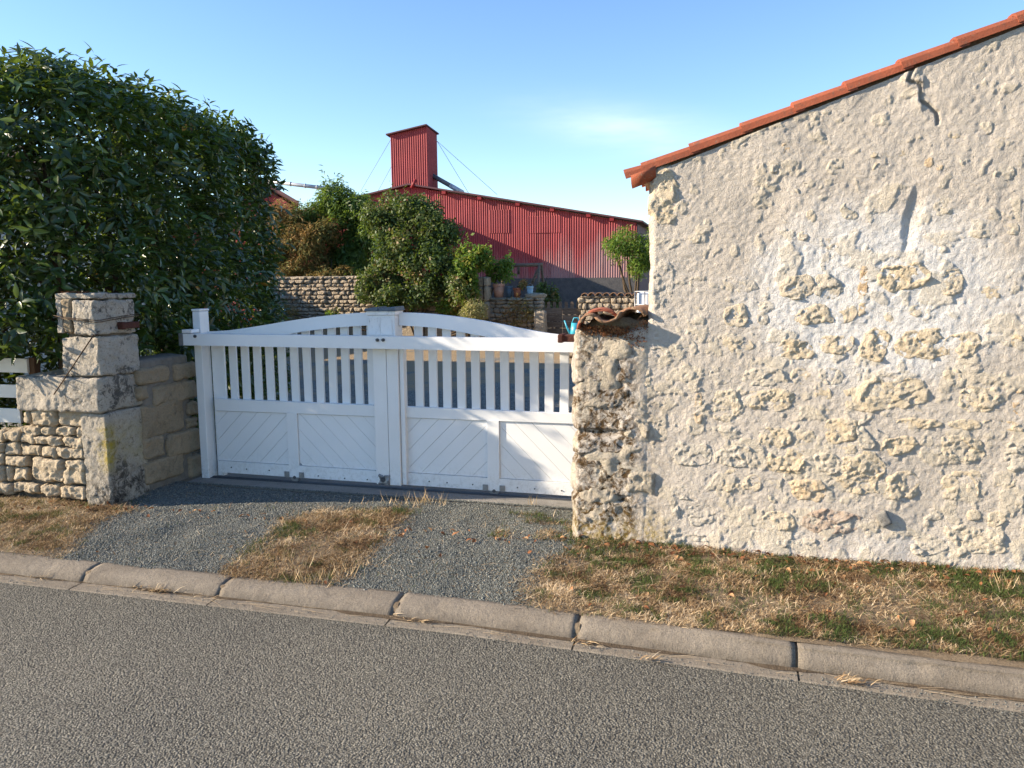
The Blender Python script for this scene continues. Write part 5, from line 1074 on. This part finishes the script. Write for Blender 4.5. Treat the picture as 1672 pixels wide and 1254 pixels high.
# ------------------------------------------------------------------ shrubs and trees across the yard
def E_(px, py, Y, rx, rz, ry=.6): a = atY(px, py, Y); k = Y/FPX; return (*a, rx*k, ry, rz*k)
LQ = leaf_quad(1, .22); LB = leaf_quad(1, .55)
bush('bamboo_bush', [E_(548, 330, 20, 34, 36), E_(580, 350, 20, 44, 40), E_(565, 400, 20, 40, 55), E_(520, 360, 20, 32, 34), E_(600, 405, 20, 36, 50), E_(560, 445, 20, 46, 40), E_(590, 450, 19.6, 40, 26)], 19000, .15, M['bamboo'], LQ, 'tall green narrow leaved bush at the centre behind the garden wall', 'bush', (-9.4, 20, .12), 9, hang=.5)
bush('browning_shrub', [E_(480, 395, 19.4, 40, 52), E_(520, 400, 19.4, 34, 52), E_(458, 385, 19.4, 28, 58), E_(500, 440, 19.4, 50, 30), E_(470, 445, 19.2, 34, 16), E_(452, 425, 19.3, 26, 34), E_(448, 350, 19.6, 18, 26), E_(540, 447, 19.2, 40, 16), E_(490, 380, 19.8, 46, 44)], 21000, .12, M['brownleaf'], LQ, 'brown and yellow drying shrub between the hedge and the green bush', 'bush', (-10.6, 19.4, .12), 8, hang=.6)
bush('climbing_shrub', [E_(630, 365, 18.4, 38, 44), E_(690, 365, 18.4, 42, 40), E_(725, 385, 18.4, 30, 38), E_(640, 430, 18.1, 42, 50), E_(700, 440, 17.9, 46, 56), E_(690, 480, 17.7, 52, 34), E_(640, 475, 17.8, 36, 26), E_(670, 405, 18.2, 52, 50), E_(615, 455, 18.0, 30, 24), E_(600, 478, 17.85, 20, 22), E_(745, 455, 17.9, 24, 46), E_(755, 480, 17.7, 26, 34), E_(660, 350, 18.6, 60, 34)], 36000, .085, M['vine'], LB, 'dense dark climbing shrub spilling over the garden wall', 'bush', (-7.2, 18, .12), 8, hang=.3)
bush('bright_vine', [E_(762, 440, 17.7, 24, 42, .35), E_(788, 425, 17.8, 22, 22, .3), E_(765, 480, 17.6, 20, 30, .3), E_(815, 445, 18.3, 26, 20, .3)], 5200, .10, M['bright'], LB, 'bright green and red vine right of the dark climbing shrub', 'vine', (-5.9, 17.8, .12), 5)
bush('pale_tuft', [E_(775, 510, 17.2, 26, 20, .4)], 1600, .09, leaf_mat('pale_leaf', [(0, (.14, .13, .05)), (1, (.40, .34, .16))], .7, .2, .25), LQ, 'pale yellow dry tuft at the foot of the vine', 'plant', (-5.7, 17.2, .12), 4)
bush('weed_clump', [E_(897, 488, 18.9, 20, 18, .4), E_(885, 478, 18.9, 10, 12, .3)], 1500, .09, M['vine'], LB, 'dark weeds behind the wooden gate', 'plant', (-4, 18.9, .12), 4)
bush('wall_ivy', [E_(640, 500, 17.75, 22, 20, .2), E_(728, 505, 17.75, 18, 18, .2), E_(545, 520, 17.8, 14, 14, .15)], 1800, .085, M['bright'], LB, 'patches of yellow green ivy low on the garden wall', 'ivy', (-7, 17.75, .12), 3)
bush('brown_weeds', [E_(470, 512, 17.5, 22, 24, .3), E_(850, 512, 17.75, 34, 22, .12), E_(830, 530, 17.75, 26, 12, .12)], 1500, .08, M['brownleaf'], LQ, 'dead brown weeds hanging on the yard walls', 'plant', (-7, 17.5, .12), 3)
tr = bush('ash_tree', [E_(1022, 395, 24, 26, 22), E_(1045, 420, 24, 20, 30), E_(1010, 415, 24, 24, 22), E_(1040, 440, 24, 18, 16), E_(1000, 400, 24, 14, 14), E_(1075, 410, 24, 26, 34)], 5200, .13, M['bright'], LQ, 'small light green tree at the right end of the barn', 'tree', (atY(1048, 440, 24)[0], 24, .12), 6, hang=.6, stem_r=.03)
# far trees behind the barn on the right
for i, (px, py, Y, rx, rz) in enumerate(((1075, 445, 80, 30, 14), (1120, 440, 80, 40, 20))):
    bush('far_tree', [E_(px, py, Y, rx, rz, 2)], 1500, .8, M['vine'], LB, ('distant dark tree low beyond the barn end' if i == 0 else 'distant dark tree hidden behind the house'), 'tree', (atY(px, py, Y)[0], Y, 0), 3, group='trees far behind')
# unseen building added behind the hedge to shade the near yard
shade_caster = thing('shade_caster', 'unseen low stone building added behind the hedge to shade the yard', 'shade_caster', (-12, 9.5, .1))
part('wall', MB().box(-15, -9.9, 6.8, 11.8, .1, 3.35), M['plinth'], shade_caster); part('roof', MB().hexa([(-15.3, 6.6, 3.36), (-9.7, 6.6, 3.36), (-9.7, 12.0, 3.36), (-15.3, 12.0, 3.36), (-14, 8.8, 3.8), (-11, 8.8, 3.8), (-11, 9.8, 3.8), (-14, 9.8, 3.8)]), M['oldtile'], shade_caster)
part('shade_wall', MB().box(-13.4, -13.2, 11.82, 17.9, .1, 2.4), M['plinth'], shade_caster)  # unseen wall added to cast the slanting shadow on the garden wall
